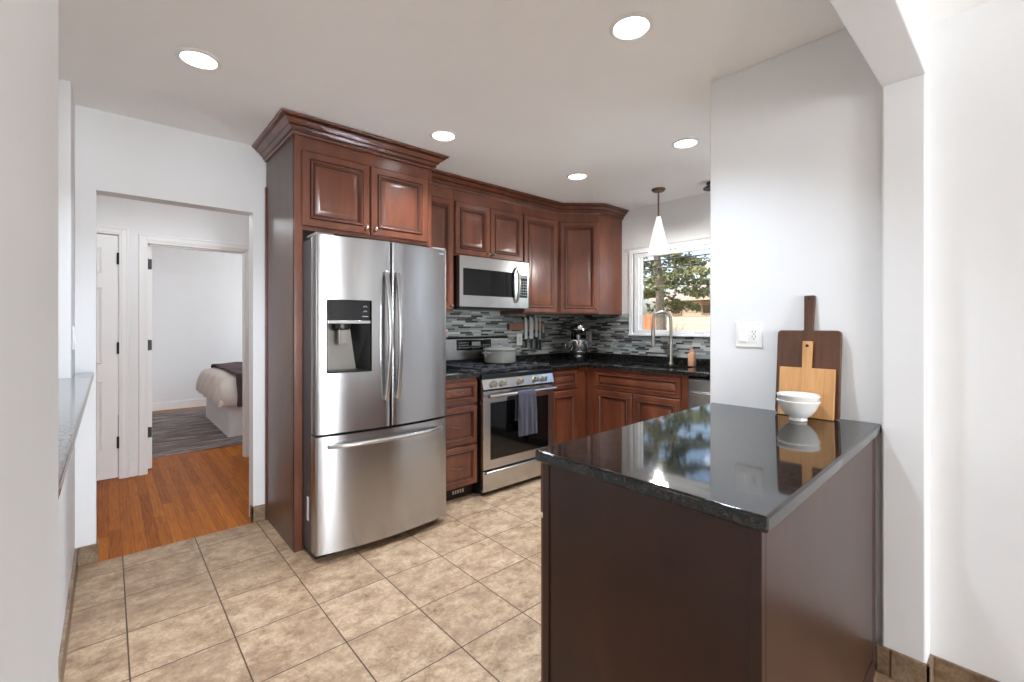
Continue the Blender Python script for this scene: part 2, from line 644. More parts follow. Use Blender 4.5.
def sweep(mb, path, prof, ms=None):
    """carry an (out, z) profile along a plan path, mitred; outwards is the right hand of travel"""
    n = len(path)
    loops = []
    for i in range(n):
        p = Vector(path[i])
        dirs = []
        if i > 0:
            dirs.append((p - Vector(path[i - 1])).normalized())
        if i < n - 1:
            dirs.append((Vector(path[i + 1]) - p).normalized())
        norms = [Vector((d.y, -d.x)) for d in dirs]
        if len(norms) == 2:
            mv = (norms[0] + norms[1]).normalized()
            mv = mv / max(0.2, mv.dot(norms[0]))
        else:
            mv = norms[0]
        loops.append([(p.x + mv.x * o, p.y + mv.y * o, z) for o, z in prof])
    n0 = len(mb.f)
    mb.loops(loops)
    if ms:
        k = len(prof)
        for q in range(n0, len(mb.f)):
            mb.m[q] = ms[(q - n0) % k] if q - n0 < k * (len(path) - 1) else 0
    return mb


CEIL = 2.462
# ------------------------------------------------------------------ the setting
struct(box('floor', M['tile'], (-2.6, 3.97, -5.2, 3.345, -0.12, 0.0)))
struct(box('floor_hall', M['plank'], (-1.1, 3.1, 3.345, 8.68, -0.12, 0.0)))
struct(box('ceiling', M['ceil'], (-2.7, 4.1, 0.235, 8.8, CEIL, 2.75)))
struct(box('ceiling_dining', M['ceil'], (-2.7, 4.1, -5.3, 0.235, 2.378, 2.75)))

OX0, OX1, OZ = -0.052, 0.708, 2.024
mb = MB()
mb.box(-2.7, OX0, 3.36, 3.48, 0, CEIL).box(OX1, 4.1, 3.36, 3.48, 0, CEIL).box(OX0, OX1, 3.36, 3.48, OZ, CEIL)
struct(mb.build('wall_back', M['wall']))

WX = 3.97
WY0, WY1, WZ0, WZ1 = 1.33, 2.64, 1.205, 2.005
mb = MB()
mb.box(WX, 4.1, 1.0, WY0, 0, CEIL).box(WX, 4.1, WY1, 3.48, 0, CEIL)
mb.box(WX, 4.1, WY0, WY1, 0, WZ0).box(WX, 4.1, WY0, WY1, WZ1, CEIL)
struct(mb.build('wall_window', M['wall']))
struct(box('wall_right', M['wall'], (2.18, 4.1, 0.30, 1.020, 0, CEIL), bevel=0.006))
struct(box('wall_pier', M['wall'], (2.15, 4.1, 0.235, 0.362, 0, CEIL), bevel=0.01))
struct(box('wall_dining_right', M['wall'], (2.226, 4.1, -5.3, 0.235, 0, CEIL)))
struct(box('wall_header', M['wall'], (-0.1, 2.16, 0.235, 0.362, 2.172, CEIL + 0.02), bevel=0.006))
struct(box('wall_left', M['wall'], (-0.175, -0.055, -5.3, 0.945, 0, CEIL), bevel=0.012))
struct(box('wall_half', M['wall'], (-0.255, -0.135, 0.945, 3.05, 0, 1.002)))
struct(box('wall_stub', M['wall'], (-0.255, -0.135, 3.05, 3.36, 0, CEIL), bevel=0.006))
mb = MB()
mb.box(-2.7, -2.6, -5.3, 0.3, 0, CEIL).box(-2.7, -2.6, 2.7, 3.48, 0, CEIL).box(-2.7, -2.6, 0.3, 2.7, 0, 0.7).box(-2.7, -2.6, 0.3, 2.7, 2.1, CEIL)
struct(mb.build('wall_living', M['wall']))
struct(box('sun_shield', M['trim'], (-5.6, -2.7, -2.0, 5.0, 2.5, 2.62)))  # added slab out of view, keeps direct sun off the living room window
mb = MB()
for a, b, c, d in ((0.3, 0.36, 0.7, 2.1), (2.64, 2.7, 0.7, 2.1), (0.36, 2.64, 0.7, 0.76), (0.36, 2.64, 2.04, 2.1), (1.47, 1.53, 0.76, 2.04)):
    mb.box(-2.68, -2.62, a, b, c, d)
w4 = struct(mb.build('window_2', M['vinyl']))  # unseen window, added to let light in from the left
box('pane', M['pane'], (-2.652, -2.648, 0.34, 2.66, 0.74, 2.06), w4)
mb = MB()
DW = [(0.0, 1.1, 0.35, 2.15)]
mb.box(-2.7, 0.0, -5.3, -5.2, 0, CEIL).box(1.1, 4.1, -5.3, -5.2, 0, CEIL)
for x0, x1, z0, z1 in DW:
    mb.box(x0, x1, -5.3, -5.2, 0, z0).box(x0, x1, -5.3, -5.2, z1, CEIL)
struct(mb.build('wall_dining', M['wall']))

# hall and bedroom walls
HD0, HD1, HDZ = -0.70, 0.061, 2.045      # closed hall door
BD0, BD1, BDZ = 0.252, 1.012, 2.012      # bedroom doorway
mb = MB()
mb.box(-1.2, HD0, 5.05, 5.17, 0, CEIL).box(HD1, BD0, 5.05, 5.17, 0, CEIL).box(BD1, 3.2, 5.05, 5.17, 0, CEIL)
mb.box(HD0, HD1, 5.05, 5.17, HDZ, CEIL).box(BD0, BD1, 5.05, 5.17, BDZ, CEIL)
struct(mb.build('wall_hall', M['wall']))
struct(box('wall_hall_left', M['wall'], (-1.2, -1.1, 3.48, 8.8, 0, CEIL)))
mb = MB()
mb.box(3.1, 3.2, 3.48, 6.4, 0, CEIL).box(3.1, 3.2, 7.6, 8.8, 0, CEIL).box(3.1, 3.2, 6.4, 7.6, 0, 0.9).box(3.1, 3.2, 6.4, 7.6, 2.0, CEIL)
struct(mb.build('wall_bedroom_right', M['wall']))
struct(box('wall_bedroom_back', M['wall'], (-1.1, 3.1, 8.68, 8.8, 0, CEIL)))

# pass-through ledge of granite on the half wall
o = MB().box(-0.30, -0.06, 0.945, 3.05, 1.004, 1.034).box(-0.135, -0.06, 3.05, 3.357, 1.004, 1.034).build('pass_through_ledge', M['granite_grey'], bevel=0.006)
tag(o, 'polished grey granite ledge capping the low wall at the far left', 'ledge')

# stone tile baseboards
mb = MB()
mb.box(-0.135, OX0, 3.35, 3.36, 0, 0.10).box(OX0 - 0.0, OX0 + 0.010, 3.35, 3.40, 0, 0.10)
mb.box(OX1 - 0.010, OX1, 3.35, 3.40, 0, 0.10).box(OX1 - 0.01, 0.783, 3.35, 3.36, 0, 0.10)
struct(mb.build('baseboard_back', M['tile_base_x'], bevel=0.0015))
struct(box('baseboard_left', M['tile_base_y'], (-0.135, -0.123, 0.945, 3.35, 0, 0.10), bevel=0.0015))
mb = MB()
mb.box(2.138, 2.15, 0.225, 0.372, 0, 0.10).box(2.138, 2.226, 0.223, 0.235, 0, 0.10)
mb.box(2.214, 2.226, -5.2, 0.223, 0, 0.10)
struct(mb.build('baseboard_right', M['tile_base_y'], bevel=0.0015))
# bedroom and hall baseboards
mb = MB()
mb.box(-1.1, 3.1, 8.665, 8.68, 0, 0.12).box(-1.1, 3.1, 8.660, 8.68, 0, 0.02)
struct(mb.build('baseboard_bedroom', M['trim'], bevel=0.003))

struct(box('baseboard_hall', M['trim'], (0.128, 0.178, 5.037, 5.05, 0, 0.12), bevel=0.003))


# casings: stepped frames round the two hall doorways
def casing(mb, x0, x1, zt, yw, w=0.062):
    for a, b, t in ((0, w, 0.013), (0.012, w - 0.008, 0.019), (w - 0.016, w - 0.002, 0.024)):
        mb.box(x0 - b, x0 - a, yw - t, yw, 0, zt + b)
        mb.box(x1 + a, x1 + b, yw - t, yw, 0, zt + b)
        mb.box(x0 - a, x1 + a, yw - t, yw, zt + a, zt + b)


mb = MB()
casing(mb, HD0, HD1 + 0.004, HDZ, 5.05)
struct(mb.build('trim_1', M['trim'], bevel=0.003))
mb = MB()
casing(mb, BD0, BD1, BDZ, 5.05)
# jamb lining and stop
mb.box(BD0 - 0.016, BD0 + 0.001, 5.045, 5.170, 0, BDZ).box(BD1 - 0.016, BD1 + 0.002, 5.045, 5.175, 0, BDZ)
mb.box(BD0, BD1, 5.045, 5.175, BDZ - 0.016, BDZ + 0.002)
mb.box(BD1 - 0.028, BD1 - 0.016, 5.08, 5.115, 0, BDZ - 0.016)
mb.box(BD0 + 0.016, BD1 - 0.016, 5.08, 5.115, BDZ - 0.028, BDZ - 0.016)
dt = struct(mb.build('trim_2', M['trim'], bevel=0.003))
d2 = struct(box('door_2', M['trim'], (BD0 + 0.002, BD0 + 0.037, 5.176, 5.92, 0.010, 1.99), bevel=0.002))
for z in (1.785, 1.065, 0.29):
    h = MB()
    h.box(BD0 + 0.002, BD0 + 0.035, 5.1735, 5.1758, z, z + 0.09)
    h.tube([(BD0 + 0.008, 5.170, z - 0.004), (BD0 + 0.008, 5.170, z + 0.094)], 0.005, 8)
    h.build('hinge', M['hinge'], d2)

# closed six-panel hall door
mb = MB()
mb.box(HD0 + 0.006, HD1 - 0.004, 5.068, 5.10, 0.008, HDZ - 0.006)
dw = HD1 - HD0


def raised(mb, x0, x1, z0, z1, yf, m=0, mg=0, s=1.0, prof=None):
    """raised panel: concentric rings (inset, y) facing -y"""
    prof = prof or [(0, 0.0), (0.0, -0.001), (0.010, 0.007), (0.022, 0.007), (0.050, -0.001), (0.052, -0.001)]
    loops = []
    for ins, y in prof:
        ins *= s
        loops.append([(x0 + ins, yf + y, z0 + ins), (x1 - ins, yf + y, z0 + ins), (x1 - ins, yf + y, z1 - ins), (x0 + ins, yf + y, z1 - ins)])
    mb.loops(loops, m, cap0=False, cap1=True)


d1 = mb.build('door_1', M['trim'], bevel=0.0)
struct(d1)
pn = MB()
HDC = (HD0 + HD1) / 2
stile = 0.105
for (xa, xb) in ((HD0 + stile, HDC - 0.045), (HDC + 0.045, HD1 - stile)):
    for (za, zb) in ((0.25, 0.83), (0.97, 1.60), (1.72, 1.93)):
        q = MB()
        fr = [(0, 0.0), (0.0, -0.004), (0.006, -0.012), (0.018, -0.003), (0.030, -0.002), (0.052, -0.010), (0.054, -0.010)]
        raised(q, xa, xb, za, zb, 5.068, prof=fr)
        q.build('door_panel', M['trim'], d1)
for z in (1.80, 1.05, 0.26):
    h = MB()
    h.box(HD1 - 0.012, HD1 + 0.003, 5.050, 5.068, z, z + 0.09)
    h.tube([(HD1 - 0.003, 5.046, z - 0.004), (HD1 - 0.003, 5.046, z + 0.094)], 0.007, 8)
    h.build('hinge', M['hinge'], d1)

# mosaic backsplash and window
struct(box('trim_3', M['mosaic_x'], (1.69, WX, 3.352, 3.36, 0.93, 1.43)))
mb = MB()
mb.box(WX - 0.008, WX, WY1 + 0.04, 3.352, 0.93, 1.405).box(WX - 0.008, WX, 1.020, WY1 + 0.04, 0.93, 1.192)
struct(mb.build('trim_4', M['mosaic_y']))

mb = MB()
tx = WX - 0.018
for y0, y1, z0, z1 in ((WY1, WY1 + 0.042, WZ0 - 0.018, WZ1 + 0.036), (WY0 - 0.042, WY0, WZ0 - 0.018, WZ1 + 0.036),
                       (WY0, WY1, WZ1, WZ1 + 0.036), (WY0, WY1, WZ0 - 0.018, WZ0)):
    mb.box(tx, WX + 0.02, y0, y1, z0, z1)
mb.box(tx - 0.012, WX, WY0 - 0.055, WY1 + 0.06, WZ1 + 0.028, WZ1 + 0.046)
mb.box(tx - 0.012, WX + 0.02, WY0 - 0.045, WY1 + 0.045, WZ0 - 0.022, WZ0 - 0.004)
win = struct(mb.build('window_1', M['vinyl'], bevel=0.003))
mb = MB()
f0 = 0.045
mb.box(WX + 0.02, WX + 0.075, WY1 - f0, WY1, WZ0, WZ1).box(WX + 0.02, WX + 0.075, WY0, WY0 + f0, WZ0, WZ1)
mb.box(WX + 0.02, WX + 0.075, WY0 + f0, WY1 - f0, WZ0, WZ0 + f0 * 0.8).box(WX + 0.02, WX + 0.075, WY0 + f0, WY1 - f0, WZ1 - f0 * 0.8, WZ1)
g0 = f0 + 0.03
mb.box(WX + 0.035, WX + 0.065, WY1 - g0, WY1 - f0, WZ0 + f0 * 0.8, WZ1 - f0 * 0.8).box(WX + 0.035, WX + 0.065, WY0 + f0, WY0 + g0, WZ0 + f0 * 0.8, WZ1 - f0 * 0.8)
mb.build('window_frame', M['vinyl'], win, bevel=0.003)
box('pane', M['pane'], (WX + 0.048, WX + 0.052, WY0 + f0, WY1 - f0, WZ0 + 0.03, WZ1 - 0.03), win)
mb = MB()
mb.box(WX - 0.008, WX + 0.03, 1.92, 2.06, WZ0 - 0.002, WZ0 + 0.016)
mb.tube([(WX + 0.005, 2.0, WZ0 + 0.014), (WX - 0.02, 1.97, WZ0 + 0.026), (WX - 0.024, 1.92, WZ0 + 0.02)], 0.006, 8)
mb.build('window_crank', M['white_pl'], win, bevel=0.003)

for k, (x0, x1, z0, z1) in enumerate(DW):
    mb = MB()
    for a, b, c, d in ((x0, x0 + 0.06, z0, z1), (x1 - 0.06, x1, z0, z1), (x0 + 0.06, x1 - 0.06, z0, z0 + 0.06), (x0 + 0.06, x1 - 0.06, z1 - 0.06, z1)):
        mb.box(a, b, -5.28, -5.22, c, d)
    xm = (x0 + x1) / 2
    mb.box(xm - 0.03, xm + 0.03, -5.28, -5.22, z0 + 0.06, z1 - 0.06)
    w = struct(mb.build('window_%d' % (k + 3), M['vinyl']))
    box('pane', M['pane'], (x0 + 0.05, x1 - 0.05, -5.252, -5.248, z0 + 0.05, z1 - 0.05), w)

# ------------------------------------------------------------------ cabinetry helpers
DOOR_PROF = [(0.0, 0.0, 0), (0.0, -0.015, 0), (0.005, -0.020, 0), (0.042, -0.020, 1), (0.0445, -0.0175, 1), (0.047, -0.0215, 0), (0.050, -0.026, 0), (0.056, -0.026, 0),
             (0.061, -0.018, 1), (0.065, -0.0165, 0), (0.070, -0.008, 1), (0.075, -0.008, 0), (0.097, -0.0185, 0), (0.101, -0.019, 0)]


def panel_front(x0, x1, z0, z1, yf=0.0, s=1.0):
    mb = MB()
    loops, mats = [], []
    for ins, y, mm in DOOR_PROF:
        i = ins * s
        loops.append([(x0 + i, yf + y, z0 + i), (x1 - i, yf + y, z0 + i), (x1 - i, yf + y, z1 - i), (x0 + i, yf + y, z1 - i)])
        mats.append(mm)
    mb.loops(loops, mats=mats[:-1] + [0])
    mb.m[-1] = 0
    return mb


def add_knob(parent, x, z, yf=-0.02):
    mb = MB()
    mb.lathe([(0.0075, 0.0), (0.0065, -0.004), (0.005, -0.008), (0.0055, -0.013), (0.011, -0.016), (0.013, -0.021), (0.011, -0.026), (0.004, -0.029)],
             (x, yf, z), 'y', 16)
    return mb.build('knob', M['pewter'], parent)


def add_pull(parent, x, z, yf=-0.02, w=0.09):
    mb = MB()
    pts = []
    for k in range(9):
        t = k / 8
        pts.append((x - w / 2 + w * t, yf - 0.004 - 0.020 * math.sin(PI * t) ** 0.6, z - 0.006 * math.sin(PI * t)))
    mb.tube(pts, [0.006] + [0.0045] * 7 + [0.006], 8)
    mb.lathe([(0.009, 0.0), (0.007, -0.005)], (x - w / 2, yf, z), 'y', 12)
    mb.lathe([(0.009, 0.0), (0.007, -0.005)], (x + w / 2, yf, z), 'y', 12)
    return mb.build('pull', M['bronze'], parent)


def add_door(parent, x0, x1, z0, z1, knob=None, yf=0.0):
    s = min(1.0, (x1 - x0) / 0.26)
    d = panel_front(x0, x1, z0, z1, yf, s).build('door', [M['cherry'], M['glaze']], parent)
    if knob:
        add_knob(d, knob[0], knob[1], yf - 0.02)
    return d


def add_drawer(parent, x0, x1, z0, z1, pull=True, yf=0.0):
    s = min(0.72, (z1 - z0) / 0.26)
    d = panel_front(x0, x1, z0, z1, yf, s).build('drawer', [M['cherry'], M['glaze']], parent)
    if pull:
        add_pull(d, (x0 + x1) / 2, (z0 + z1) / 2, yf - 0.018 * 1.0)
    return d


CROWN = [(0.0, 2.368), (0.012, 2.368), (0.014, 2.380), (0.022, 2.383), (0.024, 2.388), (0.020, 2.391), (0.024, 2.396), (0.036, 2.405), (0.040, 2.409),
         (0.038, 2.412), (0.050, 2.420), (0.066, 2.433), (0.070, 2.438), (0.068, 2.441), (0.078, 2.443), (0.086, 2.449), (0.088, 2.457), (0.0, 2.457)]
CROWN_M = [0, 0, 0, 1, 1, 0, 0, 1, 1, 0, 0, 1, 1, 0, 0, 0, 0, 0]

# ---- fridge cabinet
FX0, FX1, FY = 0.785, 1.682, 2.75
t = thing('refrigerator_cabinet', 'tall dark cherry cabinet enclosing the refrigerator with two doors above it', 'cabinet', (FX0, FY, 0))
W = FX1 - FX0
box('side_panel', M['side'], (0, 0.019, 0.0, 0.60, 0, 2.37), t, 0.001)
box('side_panel', M['cherry'], (W - 0.019, W, 0.0, 0.60, 0, 2.37), t, 0.001)
box('scribe_moulding', M['cherry'], (-0.010, 0.0, 0.585, 0.60, 0, 2.20), t)
mb = MB()
mb.box(0.0195, W - 0.0195, 0.002, 0.60, 1.835, 2.37)
mb.build('cabinet_body', M['cherry'], t)
box('stile', M['cherry'], (0.0, 0.045, -0.004, 0.016, 0, 2.37), t, 0.001)
add_door(t, 0.038, 0.440, 1.856, 2.288, (0.414, 1.888), -0.001)
add_door(t, 0.448, 0.856, 1.856, 2.288, (0.474, 1.888), -0.001)
mb = MB()
sweep(mb, [(0, 0.60), (0, -0.004), (W, -0.004), (W, 0.190)], CROWN, CROWN_M)
mb.build('crown_moulding', [M['cherry'], M['glaze']], t)

# ---- upper cabinets
UY = 3.03
t = thing('wall_cabinet', 'narrow dark cherry wall cabinet half hidden behind the refrigerator', 'cabinet', (1.684, UY, 1.40))
box('cabinet_body', M['cherry'], (0, 0.372, 0, 0.32, 0, 0.97), t, 0.001)
add_door(t, 0.012, 0.362, 0.008, 0.875, (0.336, 0.04))
t = thing('wall_cabinet', 'short two-door cherry wall cabinet directly above the microwave', 'cabinet', (2.058, UY, 1.845))
box('cabinet_body', M['cherry'], (0, 0.746, 0, 0.32, 0, 0.525), t, 0.001)
add_door(t, 0.006, 0.358, 0.012, 0.432, (0.334, 0.04))
add_door(t, 0.366, 0.738, 0.012, 0.432, (0.392, 0.04))
t = thing('wall_cabinet', 'tall single-door cherry wall cabinet right of the microwave, next to the angled one', 'cabinet', (2.806, UY, 1.395))
box('cabinet_body', M['cherry'], (0, 0.478, 0, 0.32, 0, 0.975), t, 0.001)
add_door(t, 0.006, 0.440, 0.010, 0.895)
# angled corner cabinet
DX0, DY0, DX1, DY1 = 3.285, 3.03, 3.600, 2.775
ang = math.atan2(DY1 - DY0, DX1 - DX0)
t = thing('corner_wall_cabinet', 'angled corner cherry wall cabinet with one long door, nearest the window', 'cabinet', (DX0, DY0, 1.395), ang)
L = math.hypot(DX1 - DX0, DY1 - DY0)


def toloc(x, y):
    dx, dy = x - DX0, y - DY0
    c, s_ = math.cos(-ang), math.sin(-ang)
    return (dx * c - dy * s_, dx * s_ + dy * c)


poly = [toloc(*p) for p in ((DX0, DY0), (DX1, DY1), (3.969, 2.775), (3.969, 3.351), (DX0, 3.351))]
mb = MB()
mb.prism(poly, 0.0, 0.975)
mb.build('cabinet_body', M['cherry'], t, 0.001)
add_door(t, 0.012, L - 0.018, 0.010, 0.895, (L - 0.036, 0.05))
# long crown over the wall cabinets
mb = MB()
sweep(mb, [(1.684, UY), (DX0, DY0), (DX1, DY1), (3.968, 2.775)], CROWN, CROWN_M)
o = mb.build('crown_moulding', [M['cherry'], M['glaze']])
tag(o, 'dark cherry crown moulding running over the wall cabinets to the window corner', 'moulding')

# ---- base cabinets on the back wall
BY, CT = 2.755, 0.93
t = thing('drawer_cabinet', 'cherry base cabinet with three drawers between refrigerator and range', 'cabinet', (1.70, BY, 0))
box('cabinet_body', M['cherry'], (0, 0.382, 0, 0.59, 0.10, 0.898), t, 0.001)
mb = MB()
mb.box(0.0, 0.382, 0.06, 0.59, 0, 0.0995)
tk = mb.build('toe_kick', M['toe'], t)
mb = MB()
for k in range(5):
    mb.box(0.20 + k * 0.022, 0.212 + k * 0.022, 0.056, 0.06, 0.035, 0.06)
mb.build('toe_vent', M['nickel'], tk)
add_drawer(t, 0.012, 0.372, 0.712, 0.872)
add_drawer(t, 0.012, 0.372, 0.412, 0.690)
add_drawer(t, 0.012, 0.372, 0.108, 0.398)

t = thing('base_cabinet', 'cherry base cabinet with drawer and door between range and inner corner', 'cabinet', (2.864, BY, 0))
box('cabinet_body', M['cherry'], (0, 0.505, 0, 0.59, 0.10, 0.898), t, 0.001)
box('toe_kick', M['toe'], (0, 0.505, 0.06, 0.59, 0, 0.0995), t)
add_drawer(t, 0.020, 0.360, 0.722, 0.880, pull=False)
add_door(t, 0.020, 0.360, 0.108, 0.702, None)

# ---- window wall base cabinets (front faces -X)
SX = 3.37
t = thing('sink_cabinet', 'cherry sink base cabinet with false front and two doors under the window', 'cabinet', (SX, 2.70, 0), -PI / 2)
mb = MB()
mb.box(-0.052, 0.955, 0.0, 0.02, 0.10, 0.895).box(-0.052, -0.033, 0.02, 0.59, 0.10, 0.895).box(0.936, 0.955, 0.02, 0.59, 0.10, 0.895)
mb.box(-0.033, 0.936, 0.02, 0.59, 0.10, 0.118).box(-0.033, 0.936, 0.572, 0.59, 0.118, 0.895)
mb.build('cabinet_body', M['cherry'], t, 0.001)
box('toe_kick', M['toe'], (-0.052, 0.955, 0.06, 0.59, 0, 0.0995), t)
d = panel_front(0.060, 0.900, 0.712, 0.872, 0, 0.6).build('false_front', [M['cherry'], M['glaze']], t)
add_door(t, 0.060, 0.456, 0.108, 0.700, (0.428, 0.655))
add_door(t, 0.464, 0.895, 0.108, 0.700, (0.492, 0.655))

t = thing('dishwasher', 'stainless dishwasher under the window counter, beside the sink cabinet', 'dishwasher', (SX, 1.738, 0), -PI / 2)
box('tub', M['dsteel'], (0.0, 0.60, 0.02, 0.57, 0.02, 0.880), t)
box('toe_kick', M['black'], (0.0, 0.60, 0.05, 0.07, 0.0, 0.10), t)
dd = MB()
dd.box(0.003, 0.597, -0.022, 0.019, 0.105, 0.875)
dd = dd.build('door', M['steel2'], t, 0.004)
mb = MB()
mb.tube([(0.03, -0.022, 0.77), (0.035, -0.05, 0.77), (0.10, -0.06, 0.77), (0.5, -0.06, 0.77), (0.565, -0.05, 0.77), (0.57, -0.022, 0.77)], 0.011, 10)
mb.build('handle', M['steel2'], dd)
t = thing('end_cabinet', 'cherry filler cabinet at the window counter end behind the white wall', 'cabinet', (SX, 1.135, 0), -PI / 2)
box('cabinet_body', M['cherry'], (0, 0.110, 0, 0.59, 0.10, 0.898), t)
box('toe_kick', M['toe'], (0, 0.110, 0.06, 0.59, 0, 0.0995), t)

# ---- countertops
CY = 2.718
t = thing('countertop', 'short black granite countertop between refrigerator and range', 'countertop', (0, 0, 0))
mb = MB()
mb.box(1.69, 2.082, CY, 3.35, 0.900, CT)
mb.build('slab', M['granite'], t, 0.004)
box('upstand', M['granite'], (1.69, 2.082, 3.328, 3.3515, CT, 0.99), t, 0.003)

CX = 3.33
SK = (3.45, 3.80, 1.86, 2.50)
t = thing('countertop', 'L-shaped black granite countertop running from the range under the window', 'countertop', (0, 0, 0))
mb = MB()


def slab_hole(mb, outline, hole, z0, z1):
    """an L-shaped slab made of boxes butted round the sink hole, top faces share edges"""
    for b in outline:
        mb.box(b[0], b[1], b[2], b[3], z0, z1)


hx0, hx1, hy0, hy1 = SK
xs = [2.862, CX, hx0, hx1, 3.9615]
ys = [1.022, hy0, hy1, CY, 3.3515]
vid = {}


def vv(i, j, z):
    key = (i, j, z)
    if key not in vid:
        vid[key] = mb.pts([(xs[i], ys[j], z)])[0]
    return vid[key]


cells = set()
for i in range(4):
    for j in range(4):
        if j == 3 or i >= 1:
            if not (i == 2 and j == 1):
                cells.add((i, j))
for (i, j) in cells:
    mb.face((vv(i, j, CT), vv(i + 1, j, CT), vv(i + 1, j + 1, CT), vv(i, j + 1, CT)))
    mb.face((vv(i, j, 0.9), vv(i, j + 1, 0.9), vv(i + 1, j + 1, 0.9), vv(i + 1, j, 0.9)))
    for (ni, nj, a, b) in ((i - 1, j, (i, j), (i, j + 1)), (i + 1, j, (i + 1, j), (i + 1, j + 1)), (i, j - 1, (i, j), (i + 1, j)), (i, j + 1, (i, j + 1), (i + 1, j + 1))):
        if (ni, nj) not in cells:
            mb.face((vv(*a, 0.9), vv(*b, 0.9), vv(*b, CT), vv(*a, CT)))
mb.build('slab', M['granite'], t, 0.004)
mb = MB()
mb.box(2.862, 3.938, 3.328, 3.3515, CT, 0.99).box(3.938, 3.9615, 1.022, 3.3515, CT, 0.99)
mb.build('upstand', M['granite'], t, 0.002)

# sink basin (undermount)
t = thing('kitchen_sink', 'stainless undermount sink set in the counter below the window', 'sink', (hx0, hy0, 0.70))
mb = MB()
a, b, hgt = hx1 - hx0, hy1 - hy0, 0.1985


def rr(x0, x1, y0, y1, r, z, n=5):
    pts = []
    for cx, cy, a0 in ((x1 - r, y1 - r, 0), (x0 + r, y1 - r, PI / 2), (x0 + r, y0 + r, PI), (x1 - r, y0 + r, 1.5 * PI)):
        for k in range(n + 1):
            an = a0 + PI / 2 * k / n
            pts.append((cx + r * math.cos(an), cy + r * math.sin(an), z))
    return pts


mb.loops([rr(-0.02, a + 0.02, -0.02, b + 0.02, 0.06, hgt), rr(-0.02, a + 0.02, -0.02, b + 0.02, 0.06, hgt - 0.003), rr(-0.003, a + 0.003, -0.003, b + 0.003, 0.05, hgt - 0.004),
          rr(0.006, a - 0.006, 0.006, b - 0.006, 0.05, 0.03), rr(0.03, a - 0.03, 0.03, b - 0.03, 0.04, 0.004)], cap0=False, cap1=True)
mb.build('basin', M['sinkst'], t)
MB().lathe([(0.04, 0.004), (0.042, 0.008), (0.03, 0.007), (0.0, 0.005)], (a / 2, b / 2, 0), 'z', 20).build('drain', M['chrome'], t)

# faucet
t = thing('faucet', 'brushed nickel gooseneck faucet behind the sink in front of the window', 'faucet', (3.855, 2.163, CT))
mb = MB()
mb.lathe([(0.026, 0.0), (0.026, 0.008), (0.019, 0.014), (0.0165, 0.03), (0.0165, 0.20), (0.0155, 0.21)], seg=20)
mb.build('base', M['nickel'], t)
mb = MB()
pts = [(0, 0, 0.19), (0, 0, 0.385)]
dirx, diry = -0.55, 0.835     # the neck swings toward the range side
for k in range(1, 13):
    an = PI * k / 12
    rr_ = 0.078
    pts.append((dirx * (rr_ - rr_ * math.cos(an)), diry * (rr_ - rr_ * math.cos(an)), 0.402 + rr_ * 1.0 * math.sin(an)))
pts.append((dirx * 0.156, diry * 0.156, 0.34))
mb.tube(pts, 0.0145, 14)
mb.build('neck', M['nickel'], t)
mb = MB()
mb.lathe([(0.0145, 0.345), (0.017, 0.33), (0.0185, 0.25), (0.0175, 0.165), (0.012, 0.16)], (dirx * 0.156, diry * 0.156, 0), seg=18)
mb.build('spray_head', M['nickel'], t)
mb = MB()
mb.lathe([(0.012, 0.0), (0.012, 0.028), (0.009, 0.032)], (0.0, 0.0, 0.085), 'x', 14)
mb.tube([(0.0, 0.0, 0.085), (0.005, -0.045, 0.088), (0.008, -0.075, 0.100)], [0.011, 0.009, 0.007], 10)
mb.build('lever', M['nickel'], t)

# soap bottle
t = thing('soap_bottle', 'amber soap bottle with pump standing right of the faucet', 'bottle', (3.80, 1.935, CT))
mb = MB()
mb.loops([rr(-0.028 * s, 0.028 * s, -0.028 * s, 0.028 * s, 0.014 * s, z, 5)
          for z, s in ((0, 0.92), (0.004, 1), (0.10, 1), (0.112, 0.93), (0.122, 0.5), (0.132, 0.45))])
mb.build('bottle', M['amber'], t)
mb = MB()
mb.lathe([(0.016, 0.131), (0.017, 0.147), (0.006, 0.150), (0.006, 0.165), (0.012, 0.166), (0.012, 0.178), (0.0, 0.179)], seg=16)
mb.tube([(0, 0, 0.172), (-0.02, 0.012, 0.172), (-0.042, 0.024, 0.166)], 0.006, 8)
mb.build('pump', M['pink'], t)

# ------------------------------------------------------------------ refrigerator
FW = 0.830
t = thing('refrigerator', 'stainless french-door refrigerator with water dispenser and bottom freezer', 'refrigerator', (0.828, 2.475, 0))


def fy(x):
    """front curve: 0 at the middle, 0.044 back at the edges"""
    u = 2 * x / FW - 1
    return 0.044 * u * u


